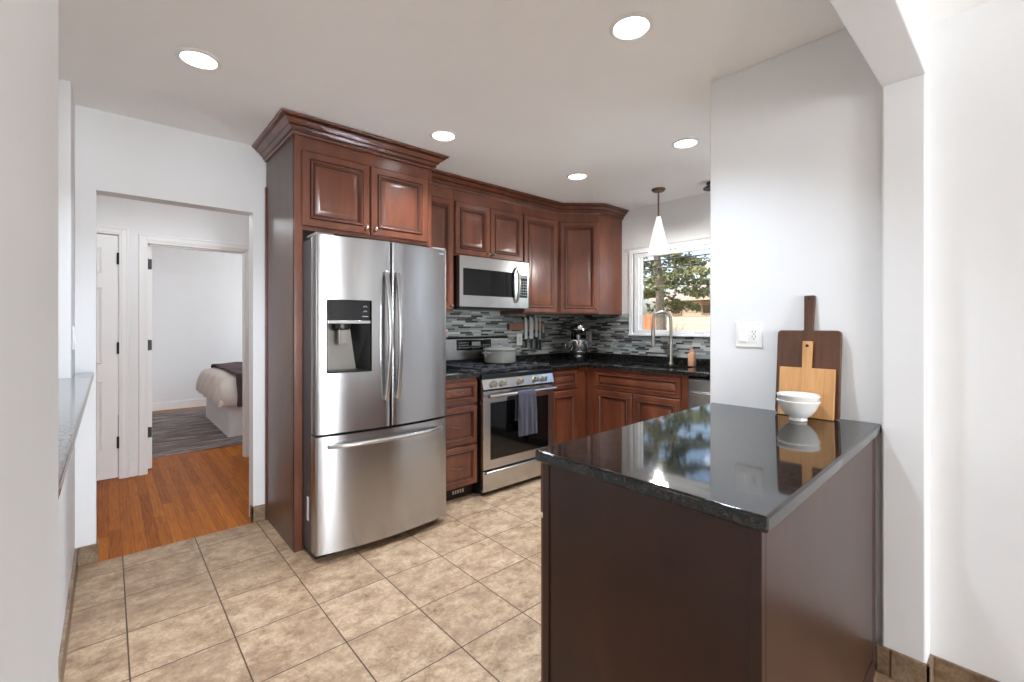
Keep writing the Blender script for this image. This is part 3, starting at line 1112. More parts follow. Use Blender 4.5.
def curved(mb, x0, x1, z0, z1, yb=0.115, n=14, rnd=0.012, hole=None, m=0):
    """door slab with curved front; hole = (hx0,hx1,hz0,hz1,depth)"""
    xs = [x0 + rnd * k / 3 for k in range(3)] + [x0 + rnd + (x1 - x0 - 2 * rnd) * k / n for k in range(n + 1)] + [x1 - rnd + rnd * k / 3 for k in range(1, 4)]
    zs = [z0, z1]
    if hole:
        xs += [hole[0], hole[1]]
        zs += [hole[2], hole[3]]
    xs = sorted(set(round(x, 5) for x in xs))
    zs = sorted(set(zs))

    def fr(x):
        e = 0.0
        for d in (x - x0, x1 - x):
            if d < rnd:
                q = (rnd - d) / rnd
                e = rnd * (1 - math.sqrt(max(0, 1 - q * q)))
        return fy(x) + e
    ids = {}
    for i, x in enumerate(xs):
        for j, z in enumerate(zs):
            ids[i, j] = mb.pts([(x, fr(x), z)])[0]
    for i in range(len(xs) - 1):
        for j in range(len(zs) - 1):
            xc, zc = (xs[i] + xs[i + 1]) / 2, (zs[j] + zs[j + 1]) / 2
            if hole and hole[0] < xc < hole[1] and hole[2] < zc < hole[3]:
                continue
            mb.face((ids[i, j], ids[i + 1, j], ids[i + 1, j + 1], ids[i, j + 1]), m)
    nx, nz = len(xs) - 1, len(zs) - 1
    b = mb.pts([(x0, yb, z0), (x1, yb, z0), (x1, yb, z1), (x0, yb, z1)])
    mb.face([ids[i, 0] for i in range(nx + 1)][::-1] + [b[0], b[1]], m)
    mb.face([ids[i, nz] for i in range(nx + 1)] + [b[2], b[3]], m)
    mb.face([ids[0, j] for j in range(nz + 1)] + [b[3], b[0]], m)
    mb.face([ids[nx, j] for j in range(nz + 1)][::-1] + [b[1], b[2]], m)
    mb.face((b[0], b[3], b[2], b[1]), m)


SPL = 0.4135
FT, FM = 1.775, 0.690
box('case', M['dsteel'], (0.004, FW - 0.004, 0.125, 0.80, 0.03, FT - 0.01), t, 0.004)
mb = MB()
mb.box(0.02, FW - 0.02, 0.118, 0.30, 0.0, 0.045)
mb.build('base_grille', M['black'], t)
for hx in (0.004, FW - 0.10):
    box('hinge_cover', M['disp_grey'], (hx, hx + 0.096, 0.05, 0.20, FT + 0.0005, FT + 0.014), t, 0.004)
HX0, HX1 = 0.052, 0.296
mb = MB()
curved(mb, 0.0, SPL - 0.003, FM + 0.008, FT, hole=(HX0, HX1, 1.025, 1.428))
# liner of the dispenser opening
ld = mb.build('left_door', M['steel'], t, 0.0, 30)
mb = MB()
curved(mb, SPL + 0.003, FW, FM + 0.008, FT)
rd = mb.build('right_door', M['steel'], t, 0.0, 30)
mb = MB()
curved(mb, 0.0, FW, 0.05, FM - 0.006)
fd = mb.build('freezer_drawer', M['steel'], t, 0.0, 30)
# dispenser
yh = 0.022
box('dispenser_screen', M['gloss'], (HX0, HX1, yh - 0.006, 0.08, 1.315, 1.428), ld, 0.002)
mb = MB()
mb.box(HX0, HX1, yh - 0.010, 0.08, 1.296, 1.314)
mb.build('dispenser_bar', M['steel2'], ld, 0.002)
mb = MB()
# open recess: back, left, slanted right, floor
zb, zt_ = 1.026, 1.295
mb.pts([])
q = mb.pts([(HX0 + 0.001, yh, zb), (HX0 + 0.001, yh, zt_), (HX0 + 0.03, 0.105, zt_), (HX0 + 0.03, 0.105, zb + 0.012),
            (HX1 - 0.001, yh, zb), (HX1 - 0.001, yh, zt_), (HX1 - 0.09, 0.105, zt_), (HX1 - 0.052, 0.105, zb + 0.012)])
mb.face((q[0], q[1], q[2], q[3]), 0)
mb.face((q[3], q[2], q[6], q[7]), 0)
mb.face((q[7], q[6], q[5], q[4]), 1)
mb.face((q[0], q[3], q[7], q[4]), 0)
mb.face((q[1], q[5], q[6], q[2]), 1)
mb.build('dispenser_recess', [M['disp_grey'], M['black']], ld, smooth=0)
mb = MB()
mb.lathe([(0.052, 0.0), (0.052, -0.022), (0.040, -0.036), (0.036, -0.036)], (HX0 + 0.090, 0.066, 1.294), seg=20)
mb.build('dispenser_collar', M['black'], ld)
mb = MB()
mb.box(HX0 + 0.064, HX0 + 0.118, 0.028, 0.046, 1.178, 1.272)
mb.box(HX0 + 0.074, HX0 + 0.108, 0.022, 0.029, 1.186, 1.262)
mb.build('dispenser_paddle', M['disp_grey'], ld, 0.006)
box('drip_tray', M['black'], (HX0 + 0.004, HX1 - 0.004, yh - 0.004, 0.09, zb, zb + 0.010), ld, 0.002)
mb = MB()
mb.tube([(HX1 - 0.046, yh - 0.007, 1.388), (HX1 - 0.034, yh - 0.007, 1.397), (HX1 - 0.022, yh - 0.007, 1.389)], 0.0022, 6)
mb.build('dispenser_icon', M['mirror_icon'], ld)
mb = MB()
mb.tube([(HX1 - 0.044, yh - 0.007, 1.362), (HX1 - 0.034, yh - 0.007, 1.369), (HX1 - 0.024, yh - 0.007, 1.363)], 0.0022, 6)
mb.build('dispenser_icon', M['mirror_icon'], ld)
mb = MB()
mb.tube([(HX1 - 0.050, yh - 0.007, 1.337), (HX1 - 0.018, yh - 0.007, 1.337)], 0.0024, 6)
mb.build('dispenser_icon', M['mirror_icon'], ld)


def fridge_handle(parent, x, z0, z1, lean):
    mb = MB()
    n = 16
    loops = []
    y0 = fy(x)
    for k in range(n + 1):
        tt = k / n
        z = z0 + (z1 - z0) * tt
        bow = math.sin(PI * tt) ** 0.75
        xx = x + lean * (0.5 * math.sin(PI * tt))
        yy = y0 - 0.012 - 0.045 * bow
        w, d = 0.0125, 0.010
        loops.append([(xx - w, yy - d * 0.4, z), (xx - w * 0.6, yy - d, z), (xx + w * 0.6, yy - d, z), (xx + w, yy - d * 0.4, z),
                      (xx + w, yy + d, z), (xx - w, yy + d, z)])
    mb.loops(loops)
    for z in (z0 + 0.012, z1 - 0.012):
        mb.box(x - 0.010, x + 0.010, y0 - 0.022, y0 + 0.004, z - 0.012, z + 0.012)
    return mb.build('handle', M['steel2'], parent, 0.002, 50)


fridge_handle(ld, SPL - 0.036, 0.855, 1.60, 0.012)
fridge_handle(rd, SPL + 0.038, 0.855, 1.60, -0.012)
mb = MB()
loops = []
for k in range(21):
    tt = k / 20
    x = 0.060 + (FW - 0.12) * tt
    yy = fy(x) - 0.014 - 0.040 * math.sin(PI * tt) ** 0.6
    zz = 0.628 + 0.006 * math.sin(PI * tt)
    loops.append([(x, yy - 0.008, zz - 0.008), (x, yy - 0.011, zz + 0.002), (x, yy - 0.006, zz + 0.013), (x, yy + 0.008, zz + 0.013), (x, yy + 0.008, zz - 0.011)])
mb.loops(loops)
for x in (0.068, FW - 0.068):
    mb.box(x - 0.012, x + 0.012, fy(x) - 0.022, fy(x) + 0.004, 0.618, 0.640)
mb.build('handle', M['steel2'], fd, 0.002, 50)
box('badge', M['mirror_icon'], (FW - 0.085, FW - 0.035, fy(FW - 0.06) - 0.0015, fy(FW - 0.06) + 0.004, 1.742, 1.749), rd)
box('white_label', M['white_pl'], (0.0025, 0.0045, 0.17, 0.20, 0.20, 0.33), t)

# ------------------------------------------------------------------ gas range
RX0, RW = 2.090, 0.764
t = thing('gas_range', 'stainless five-burner gas range with oven between the base cabinets', 'range', (RX0, 2.687, 0))
mb = MB()
mb.box(0.003, RW - 0.003, 0.035, 0.64, 0.02, 0.875)
mb.build('body', M['black'], t)
mb = MB()
mb.box(0.0, RW, 0.0, 0.034, 0.035, 0.188)
dr = mb.build('storage_drawer', M['steel2'], t, 0.004)
mb = MB()
mb.loops([[(0.012, 0, 0.168), (0.012, -0.026, 0.176), (0.012, -0.030, 0.186), (0.012, -0.024, 0.192), (0.012, 0, 0.188)],
          [(RW - 0.012, 0, 0.168), (RW - 0.012, -0.026, 0.176), (RW - 0.012, -0.030, 0.186), (RW - 0.012, -0.024, 0.192), (RW - 0.012, 0, 0.188)]])
mb.build('handle', M['steel2'], dr, 0.002)
# oven door: frame with a real opening for the glass
mb = MB()
wx0, wx1, wz0, wz1 = 0.068, RW - 0.068, 0.268, 0.700
mb.box(0.0, wx0, 0.0, 0.034, 0.200, 0.790).box(wx1, RW, 0.0, 0.034, 0.200, 0.790)
mb.box(wx0, wx1, 0.0, 0.034, 0.200, wz0).box(wx0, wx1, 0.0, 0.034, wz1, 0.790)
od = mb.build('oven_door', M['steel2'], t)
box('oven_window', M['gloss'], (wx0, wx1, 0.003, 0.030, wz0, wz1), od)
for k in range(4):
    x = 0.14 + k * 0.155
    box('oven_vent', M['black'], (x, x + 0.05, -0.001, 0.004, 0.774, 0.780), od)
mb = MB()
mb.tube([(0.022, -0.048, 0.757), (RW - 0.022, -0.048, 0.757)], 0.0135, 14)
mb.box(0.022, 0.050, -0.048, 0.002, 0.744, 0.770).box(RW - 0.050, RW - 0.022, -0.048, 0.002, 0.744, 0.770)
mb.build('handle', M['steel2'], od, 0.002)
# sloped control panel
mb = MB()
mb.prism([(-0.004, 0.803), (0.05, 0.803), (0.05, 0.880), (0.020, 0.880)], 0.0, RW, 'yz')
cp = mb.build('control_panel', M['steel2'], t, 0.002)
for kx in (0.100, 0.194, 0.372, 0.545, 0.640):
    kn = MB()
    cyk, czk = 0.008, 0.842
    mats = []
    kn.lathe([(0.025, 0.006), (0.025, -0.004), (0.021, -0.008), (0.020, -0.030), (0.016, -0.034), (0.0, -0.034)], (kx, cyk, czk), 'y', 22, mats=[0, 1, 0, 0, 0])
    kn.box(kx - 0.005, kx + 0.005, cyk - 0.040, cyk - 0.030, czk - 0.019, czk + 0.019, 0)
    kn.build('knob', [M['nickel'], M['gold']], cp, 0.001)
# cooktop
mb = MB()
mb.prism([(0.008, 0.8805), (0.61, 0.8805), (0.61, 0.922), (0.03, 0.922), (0.012, 0.912)], 0.0, RW, 'yz')
ck = mb.build('cooktop', M['cooktop'], t, 0.003)
for bx, by, br_ in ((0.145, 0.17, 0.045), (0.145, 0.46, 0.038), (0.382, 0.31, 0.05), (0.62, 0.17, 0.045), (0.62, 0.46, 0.036)):
    mb = MB()
    mb.lathe([(br_, 0.0), (br_, 0.010), (br_ * 0.8, 0.014), (br_ * 0.75, 0.014), (br_ * 0.75, 0.022), (br_ * 0.6, 0.024), (0, 0.024)], (bx, by, 0.9222), seg=22)
    mb.build('burner', M['iron'], ck)
for g in range(3):
    mb = MB()
    x0 = 0.014 + g * 0.2465
    x1 = x0 + 0.243
    z = 0.957
    b = 0.006
    def bar(ax, ay, bx, by, zz=z, h=0.014):
        if abs(ax - bx) > abs(ay - by):
            mb.box(ax, bx, ay - b, ay + b, zz - h, zz)
        else:
            mb.box(ax - b, ax + b, ay, by, zz - h, zz)
    bar(x0 + b, 0.04, x0 + b, 0.585)
    bar(x1 - b, 0.04, x1 - b, 0.585)
    for yy in (0.046, 0.31, 0.579):
        bar(x0 + 2 * b, yy, x1 - 2 * b, yy)
    xm = (x0 + x1) / 2
    bar(xm, 0.052, xm, 0.13)
    bar(xm, 0.21, xm, 0.304)
    bar(xm, 0.316, xm, 0.42)
    bar(xm, 0.50, xm, 0.573)
    for yy in (0.17, 0.46):
        bar(x0 + 2 * b, yy, xm - 0.04, yy)
        bar(xm + 0.04, yy, x1 - 2 * b, yy)
    for fx in (x0 + b, x1 - b):
        for fyy in (0.05, 0.31, 0.575):
            mb.box(fx - b, fx + b, fyy - b, fyy + b, 0.9222, z - 0.0138)
    mb.build('grate', M['iron'], ck, 0.002)
# backguard
mb = MB()
mb.prism([(0.585, 0.985), (0.640, 0.985), (0.640, 1.185), (0.605, 1.185), (0.588, 1.165)], 0.0, RW, 'yz')
bg = mb.build('backguard', M['steel2'], t, 0.003)
box('backguard_base', M['black'], (0.0, RW, 0.600, 0.640, 0.9222, 0.9848), t)
mb = MB()
mb.box(0.165, 0.545, 0.583, 0.592, 1.068, 1.160)
sc = mb.build('display', M['gloss'], bg, 0.002)
mb = MB()
for r_ in range(3):
    for c_ in range(5):
        mb.box(0.185 + c_ * 0.022, 0.198 + c_ * 0.022, 0.5815, 0.5832, 1.085 + r_ * 0.022, 1.093 + r_ * 0.022)
for c_ in range(4):
    mb.box(0.33 + c_ * 0.022, 0.343 + c_ * 0.022, 0.5815, 0.5832, 1.083, 1.091)
    mb.box(0.45 + c_ * 0.022, 0.463 + c_ * 0.022, 0.5815, 0.5832, 1.083, 1.091)
    mb.box(0.45 + c_ * 0.022, 0.463 + c_ * 0.022, 0.5815, 0.5832, 1.105, 1.113)
mb.box(0.325, 0.42, 0.5815, 0.5832, 1.105, 1.140)
mb.build('button', M['grey_pl'], sc)

# towel over oven handle
t = thing('dish_towel', 'slate grey terry towel hanging over the oven door handle', 'towel', (RX0 + 0.388, 2.687 - 0.048, 0.757))


def towel_mesh():
    mb = MB()
    nu, path = 15, []
    R = 0.0145
    for k in range(15):
        path.append((-R - 0.002, -0.335 + 0.335 * k / 14))
    for k in range(1, 8):
        an = PI - PI * k / 8
        path.append((R * math.cos(an), R * math.sin(an)))
    for k in range(9):
        path.append((R + 0.002, -0.02 - 0.20 * k / 8))
    W_ = 0.205
    th = 0.0042
    outer, inner = [], []
    for i, (y, z) in enumerate(path):
        ro, ri = [], []
        drop = max(0.0, -z)
        for j in range(nu + 1):
            u = j / nu
            fold = 0.011 * math.sin(u * 11 + 0.6) * min(1, drop * 7) + 0.004 * math.sin(u * 23 + z * 9) * min(1, drop * 5)
            w = W_ * (1 - 0.12 * math.exp(-drop * 6))
            x = (u - 0.5) * w + 0.012 * drop
            if y > 0:
                fold *= 0.25
            s = -1 if y < 0 else 1
            yy = y - abs(fold) * (1 if y < 0 else -0.2)
            n = Vector((0, y if abs(z) < R and z > 0 else (s * 1.0), max(z, 0))).normalized()
            ro.append((x, yy + n.y * th, z + n.z * th))
            ri.append((x, yy, z))
        outer.append(ro)
        inner.append(ri)
    O = [mb.pts(r) for r in outer]
    I = [mb.pts(r) for r in inner]
    for i in range(len(path) - 1):
        for j in range(nu):
            mb.face((O[i][j], O[i][j + 1], O[i + 1][j + 1], O[i + 1][j]))
            mb.face((I[i][j], I[i + 1][j], I[i + 1][j + 1], I[i][j + 1]))
    for i in range(len(path) - 1):
        mb.face((O[i][0], O[i + 1][0], I[i + 1][0], I[i][0]))
        mb.face((O[i][nu], I[i][nu], I[i + 1][nu], O[i + 1][nu]))
    for j in range(nu):
        mb.face((O[0][j], I[0][j], I[0][j + 1], O[0][j + 1]))
        mb.face((O[-1][j], O[-1][j + 1], I[-1][j + 1], I[-1][j]))
    return mb


towel_mesh().build('cloth', M['towel'], t, 0, 60)
mb = MB()
mb.box(-0.098, 0.106, -0.0245, -0.0205, -0.318, -0.308)

# pot
t = thing('stock_pot', 'pale grey enamel pot with lid standing on the back burners of the range', 'pot', (2.585, 3.085, 0.9575))
mb = MB()
mb.lathe([(0.0, 0.0), (0.125, 0.0), (0.136, 0.006), (0.140, 0.02), (0.142, 0.105), (0.147, 0.110), (0.147, 0.114), (0.0, 0.114)], seg=40)
pb = mb.build('pot_body', M['pot'], t)
for s in (-1, 1):
    mb = MB()
    mb.tube([(s * 0.138, -0.04, 0.088), (s * 0.165, -0.035, 0.092), (s * 0.172, 0.0, 0.093), (s * 0.165, 0.035, 0.092), (s * 0.138, 0.04, 0.088)], 0.007, 10)
    mb.build('handle', M['pot'], pb)
mb = MB()
mb.lathe([(0.149, 0.115), (0.150, 0.119), (0.146, 0.124), (0.10, 0.138), (0.03, 0.146), (0.0, 0.147)], seg=40)
ldp = mb.build('lid', M['pot'], t)
mb = MB()
mb.lathe([(0.009, 0.146), (0.007, 0.160), (0.015, 0.164), (0.017, 0.171), (0.011, 0.177), (0.0, 0.178)], seg=16)
mb.build('knob', M['nickel'], ldp)

# salt cellar on the backguard
t = thing('salt_shaker', 'small pink ceramic shaker standing on the range backguard next to refrigerator', 'shaker', (2.168, 3.309, 1.185))
mb = MB()
mb.lathe([(0.017, 0.0), (0.019, 0.004), (0.018, 0.03), (0.013, 0.045), (0.014, 0.05)], seg=16)
mb.build('jar', M['pink'], t)
MB().lathe([(0.0145, 0.0505), (0.0145, 0.060), (0.010, 0.068), (0, 0.070)], seg=16).build('cap', M['white_pl'], t)

# ------------------------------------------------------------------ microwave
MX0, MW_, MH = 2.074, 0.750, 0.412
t = thing('microwave', 'stainless over-the-range microwave mounted under the short wall cabinet', 'microwave', (MX0, 2.970, 1.4325))
mb = MB()
mb.box(0.0, MW_, 0.045, 0.381, 0.0, MH - 0.001)
mb.build('case', M['black'], t, 0.002)
box('bottom_vent', M['black'], (0.03, MW_ - 0.03, 0.06, 0.34, -0.012, -0.0005), t)
dw_ = 0.620
mb = MB()
mb.box(0, 0.034, 0, 0.044, 0.004, MH - 0.002).box(dw_ - 0.035, dw_, 0, 0.044, 0.004, MH - 0.002)
mb.box(0.034, dw_ - 0.035, 0, 0.044, 0.004, 0.095).box(0.034, dw_ - 0.035, 0, 0.044, 0.312, MH - 0.002)
md = mb.build('door', M['steel2'], t)
box('door_window', M['gloss'], (0.034, dw_ - 0.035, 0.004, 0.040, 0.095, 0.312), md)
mb = MB()
pts = []
for k in range(13):
    tt = k / 12
    pts.append((dw_ - 0.022, -0.006 - 0.040 * math.sin(PI * tt) ** 0.7, 0.055 + 0.305 * tt))
mb.tube(pts, 0.0115, 12)
mb.build('handle', M['nickel'], md)
mb = MB()
mb.box(dw_ + 0.003, MW_, 0, 0.044, 0.004, MH - 0.002)
mc = mb.build('control_panel', M['steel2'], t, 0.002)
box('keypad', M['gloss'], (dw_ + 0.012, MW_ - 0.016, -0.002, 0.006, 0.098, 0.312), mc)
mb = MB()
for r_ in range(6):
    for c_ in range(3):
        mb.box(dw_ + 0.026 + c_ * 0.029, dw_ + 0.044 + c_ * 0.029, -0.0035, -0.0018, 0.115 + r_ * 0.024, 0.127 + r_ * 0.024)
mb.box(dw_ + 0.026, MW_ - 0.028, -0.0035, -0.0018, 0.27, 0.298)
mb.build('button', M['grey_pl'], mc)

# ------------------------------------------------------------------ knife rack and knives
t = thing('knife_rack', 'horizontal wooden magnetic knife bar on the mosaic backsplash', 'knife rack', (2.90, 3.3515, 1.240))
box('bar', M['rack'], (0.012, 0.50, -0.022, 0, 0.0, 0.066), t, 0.003)
box('end_cap', M['black'], (0.0, 0.0115, -0.022, 0, 0.0, 0.066), t, 0.002)


def knife(x, bw, top, bot, label, z_handle=1.15, mh='black', group=None):
    t = thing('kitchen_knife', label, 'knife', (x, 3.3515 - 0.0235, z_handle), 0, group)
    mb = MB()
    h = top - z_handle
    mb.prism([(-bw / 2, 0.0), (bw / 2, 0.0), (bw / 2, h * 0.70), (bw * 0.25, h * 0.92), (-bw / 2, h), (-bw / 2, h * 0.5)], -0.004, -0.001, 'xz')
    mb.build('blade', M['steel_blade'], t)
    mb = MB()
    mb.loops([[(cx + sx * a_, cy + sy * b_, z) for sx, sy in ((-1, -1), (1, -1), (1, 1), (-1, 1))] for z, cx, cy, a_, b_ in
              ((-(z_handle - bot), 0, -0.004, 0.011, 0.007), (-(z_handle - bot) * 0.5, 0.001, -0.004, 0.0095, 0.008), (-0.004, 0, -0.004, 0.012, 0.0075), (0.0, 0, -0.0035, 0.012, 0.006))])
    mb.build('handle', M[mh], t, 0.003)
    return t


knife(3.128, 0.036, 1.372, 1.062, 'leftmost knife on the wooden bar, tapered blade beside the white outlet')
knife(3.202, 0.052, 1.378, 1.050, 'broadest chef knife on the wooden bar, second from left')
knife(3.272, 0.034, 1.382, 1.042, 'narrow slicing knife on the wooden bar, third from left', 1.165)
knife(3.326, 0.018, 1.378, 1.034, 'slimmest knife on the wooden bar, fourth from left', 1.14)
t = thing('kitchen_scissors', 'small navy-handled scissors hung at the right end of the wooden bar', 'scissors', (3.372, 3.3515 - 0.0235, 1.21))
mb = MB()
mb.prism([(-0.008, 0.0), (0.008, 0.0), (0.003, 0.085), (-0.003, 0.085)], -0.004, -0.001, 'xz')
mb.build('blade', M['steel_blade'], t)
for s in (-1, 1):
    mb = MB()
    ring = [(s * 0.013 + 0.012 * math.cos(2 * PI * k / 14), -0.004, -0.035 + 0.026 * math.sin(2 * PI * k / 14)) for k in range(15)]
    mb.tube(ring, 0.004, 8)
    mb.build('finger_ring', M['navy'], t)


# ------------------------------------------------------------------ wall plates
def wall_plate(label, loc, rz, kind):
    t = thing('outlet' if kind != 'switch' else 'light_switch', label, 'outlet' if kind != 'switch' else 'switch', loc, rz)
    w = 0.116 if kind == 'double' else 0.072
    mb = MB()
    mb.loops([[(-w / 2, 0, -0.059), (w / 2, 0, -0.059), (w / 2, 0, 0.059), (-w / 2, 0, 0.059)],
              [(-w / 2, -0.003, -0.059), (w / 2, -0.003, -0.059), (w / 2, -0.003, 0.059), (-w / 2, -0.003, 0.059)],
              [(-w / 2 + 0.004, -0.006, -0.055), (w / 2 - 0.004, -0.006, -0.055), (w / 2 - 0.004, -0.006, 0.055), (-w / 2 + 0.004, -0.006, 0.055)]])
    mb.build('cover_plate', M['white_pl'], t)

    def recept(cx):
        mb = MB()
        mb.box(cx - 0.0165, cx + 0.0165, -0.0085, -0.0055, -0.034, 0.034)
        r = mb.build('receptacle', M['white_pl'], t, 0.001)
        mb = MB()
        for s in (-1, 1):
            cz = s * 0.011
            mb.box(cx - 0.008, cx - 0.0055, -0.0092, -0.0084, cz - 0.002, cz + 0.007)
            mb.box(cx + 0.0055, cx + 0.008, -0.0092, -0.0084, cz - 0.002, cz + 0.007)
            mb.lathe([(0.003, -0.0084), (0.003, -0.0092), (0, -0.0092)], (cx, 0, cz - 0.0085), 'y', 10)
        mb.build('slot', M['slot'], r)

    def rocker(cx):
        mb = MB()
        mb.box(cx - 0.0175, cx + 0.0175, -0.0075, -0.0055, -0.035, 0.035)
        mb.loops([[(cx - 0.015, -0.0075, -0.031), (cx + 0.015, -0.0075, -0.031), (cx + 0.015, -0.0075, 0.031), (cx - 0.015, -0.0075, 0.031)],
                  [(cx - 0.014, -0.013, -0.030), (cx + 0.014, -0.013, -0.030), (cx + 0.014, -0.0085, 0.030), (cx - 0.014, -0.0085, 0.030)]])
        mb.build('rocker', M['white_pl'], t)
    if kind == 'double':
        rocker(-0.0235)
        recept(0.0235)
    elif kind == 'switch':
        rocker(0)
    else:
        recept(0)
    return t


wall_plate('white double plate with rocker switch and outlet on the wall above the peninsula', (2.18, 0.839, 1.245), -PI / 2, 'double')
wall_plate('white outlet on the mosaic backsplash between pot and knives', (3.062, 3.352, 1.145), 0, 'single')
wall_plate('white outlet on the mosaic window wall beside the stand mixer', (3.962, 3.205, 1.16), -PI / 2, 'single')
wall_plate('white light switch above the granite ledge, left of the hall opening', (-0.135, 3.19, 1.225), PI / 2, 'switch')

# ------------------------------------------------------------------ stand mixer
t = thing('stand_mixer', 'black stand mixer with steel bowl in the counter corner', 'mixer', (3.64, 3.105, CT), -math.radians(38))
# local: head points to -y
mb = MB()
loops = []
for z, s in ((0, 1.0), (0.012, 1.02), (0.022, 0.97), (0.030, 0.86)):
    loops.append(rr(-0.075 * s, 0.075 * s, -0.125 * s, 0.105 * s, 0.07 * s, z, 6))
mb.loops(loops)
mb.build('base', M['gloss'], t)
mb = MB()
loops = []
for z, y0, y1, hw in ((0.028, 0.03, 0.10, 0.050), (0.09, 0.045, 0.10, 0.042), (0.17, 0.045, 0.105, 0.040), (0.245, 0.03, 0.11, 0.046), (0.27, 0.03, 0.11, 0.046)):
    loops.append(rr(-hw, hw, y0, y1, min(hw, (y1 - y0) / 2) * 0.85, z, 5))
mb.loops(loops)
mb.build('column', M['gloss'], t)
mb = MB()
loops = []
for y, r in ((0.125, 0.020), (0.118, 0.042), (0.09, 0.056), (0.03, 0.062), (-0.06, 0.062), (-0.13, 0.058), (-0.155, 0.050), (-0.163, 0.036)):
    loops.append([(r * math.cos(2 * PI * k / 24), y, 0.315 + r * 0.92 * math.sin(2 * PI * k / 24)) for k in range(24)])
mb.loops(loops)
hd = mb.build('head', M['gloss'], t)
MB().lathe([(0.028, -0.163), (0.028, -0.176), (0.022, -0.181), (0.008, -0.183), (0.0, -0.183)], (0, 0, 0.332), 'y', 20).build('hub_cap', M['chrome'], hd)
mb = MB()
loops = []
for y in (0.118, -0.158):
    pass
mb.tube([(-0.0635, 0.08, 0.313), (-0.0665, 0.0, 0.313), (-0.0655, -0.08, 0.313), (-0.056, -0.152, 0.313), (0.0, -0.170, 0.313), (0.056, -0.152, 0.313), (0.0655, -0.08, 0.313), (0.0665, 0.0, 0.313), (0.0635, 0.08, 0.313)], 0.0055, 8)
mb.build('trim_band', M['chrome'], hd)
mb = MB()
mb.lathe([(0.020, 0.262), (0.018, 0.205), (0.010, 0.20), (0.008, 0.175), (0.006, 0.17)], (0, -0.085, 0), seg=16)
mb.build('beater_shaft', M['chrome'], t)
mb = MB()
mb.lathe([(0.045, 0.0), (0.048, 0.006), (0.042, 0.014), (0.058, 0.022), (0.088, 0.055), (0.103, 0.100), (0.108, 0.165), (0.112, 0.168), (0.112, 0.172), (0.106, 0.172),
          (0.101, 0.105), (0.086, 0.060), (0.05, 0.028), (0.0, 0.026)], (0, -0.085, 0.031), seg=36)
bw = mb.build('bowl', M['bowl_steel'], t)
mb = MB()
mb.tube([(-0.098, -0.12, 0.178), (-0.128, -0.150, 0.182), (-0.148, -0.165, 0.165), (-0.150, -0.166, 0.125), (-0.135, -0.155, 0.098), (-0.095, -0.12, 0.100)], 0.0075, 10)
mb.build('bowl_handle', M['bowl_steel'], bw)
MB().lathe([(0.013, 0.0), (0.013, 0.014), (0.009, 0.018), (0, 0.018)], (0.061, 0.03, 0.305), 'x', 14).build('speed_knob', M['chrome'], hd)

# ------------------------------------------------------------------ peninsula
PX0, PX1, PY0, PY1 = 0.955, 2.178, 0.345, 1.006
t = thing('peninsula_cabinet', 'dark cherry peninsula cabinet with plain end panels in the foreground', 'cabinet', (0, 0, 0))
bx0, by0, by1 = 0.974, 0.350, 0.957
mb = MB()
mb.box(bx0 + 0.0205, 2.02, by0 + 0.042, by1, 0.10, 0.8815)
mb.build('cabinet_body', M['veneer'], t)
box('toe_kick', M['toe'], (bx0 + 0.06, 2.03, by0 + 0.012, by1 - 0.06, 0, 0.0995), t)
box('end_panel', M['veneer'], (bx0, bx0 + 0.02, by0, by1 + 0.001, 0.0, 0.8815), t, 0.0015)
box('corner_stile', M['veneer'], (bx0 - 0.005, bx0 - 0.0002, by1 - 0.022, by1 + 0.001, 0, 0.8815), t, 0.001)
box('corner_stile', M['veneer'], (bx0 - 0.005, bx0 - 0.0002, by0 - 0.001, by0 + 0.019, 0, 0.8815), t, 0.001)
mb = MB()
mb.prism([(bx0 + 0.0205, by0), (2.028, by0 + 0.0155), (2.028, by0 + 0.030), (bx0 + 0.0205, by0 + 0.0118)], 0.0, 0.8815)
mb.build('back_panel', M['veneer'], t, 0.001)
box('gap_shadow', M['toe'], (2.0285, 2.118, by0 + 0.022, by0 + 0.036, 0.0, 0.8815), t)  # dark strip standing for the shadow in the gap beside the wall
# doors and drawers on the kitchen side
kx = [bx0 + 0.004, 1.50, 2.02]


def back_front(x0, x1, z0, z1, name):
    mb = panel_front(-x1, -x0, z0, z1, 0, 0.8 if name == 'door' else 0.5)
    o = mb.build(name, [M['cherry'], M['glaze']], t)
    o.location = (0, by1 + 0.003, 0)
    o.rotation_euler = (0, 0, PI)
    return o


for i in range(2):
    a_, b_ = kx[i] + 0.002, kx[i + 1] - 0.004
    d = back_front(a_, b_, 0.722, 0.876, 'drawer')
    add_pull(d, -(a_ + b_) / 2, 0.80)
    d = back_front(a_, b_, 0.112, 0.705, 'door')
    add_knob(d, -(b_ - 0.04) if i == 0 else -(a_ + 0.04), 0.66)
mb = MB()
poly = [(0.952, 0.332), (2.178, 0.363), (2.178, 1.008), (0.952, 0.976)]
mb.prism(poly, 0.8825, 0.9165)
o = mb.build('peninsula_countertop', M['granite'], None, 0.007, seg=3)
tag(o, 'polished black granite top of the foreground peninsula', 'countertop')

# cutting boards leaning on the wall
ly = 1  # boards' plane: local x along -Y world, local -y toward -X world


def board(name, label, loc, tilt, outline, th, mat, hole=None, bev=0.004):
    """outline in (x,z); leans back against the wall by tilt"""
    t = MB()
    n = len(outline)
    if hole is None:
        t.prism(outline, -th, 0.0, 'xz')
    else:
        hx, hz, hr = hole
        t.prism(outline, -th, 0.0, 'xz')
    o = t.build(name, mat, None, bev)
    o.location = loc
    o.rotation_euler = (-tilt, 0, -PI / 2)
    return o


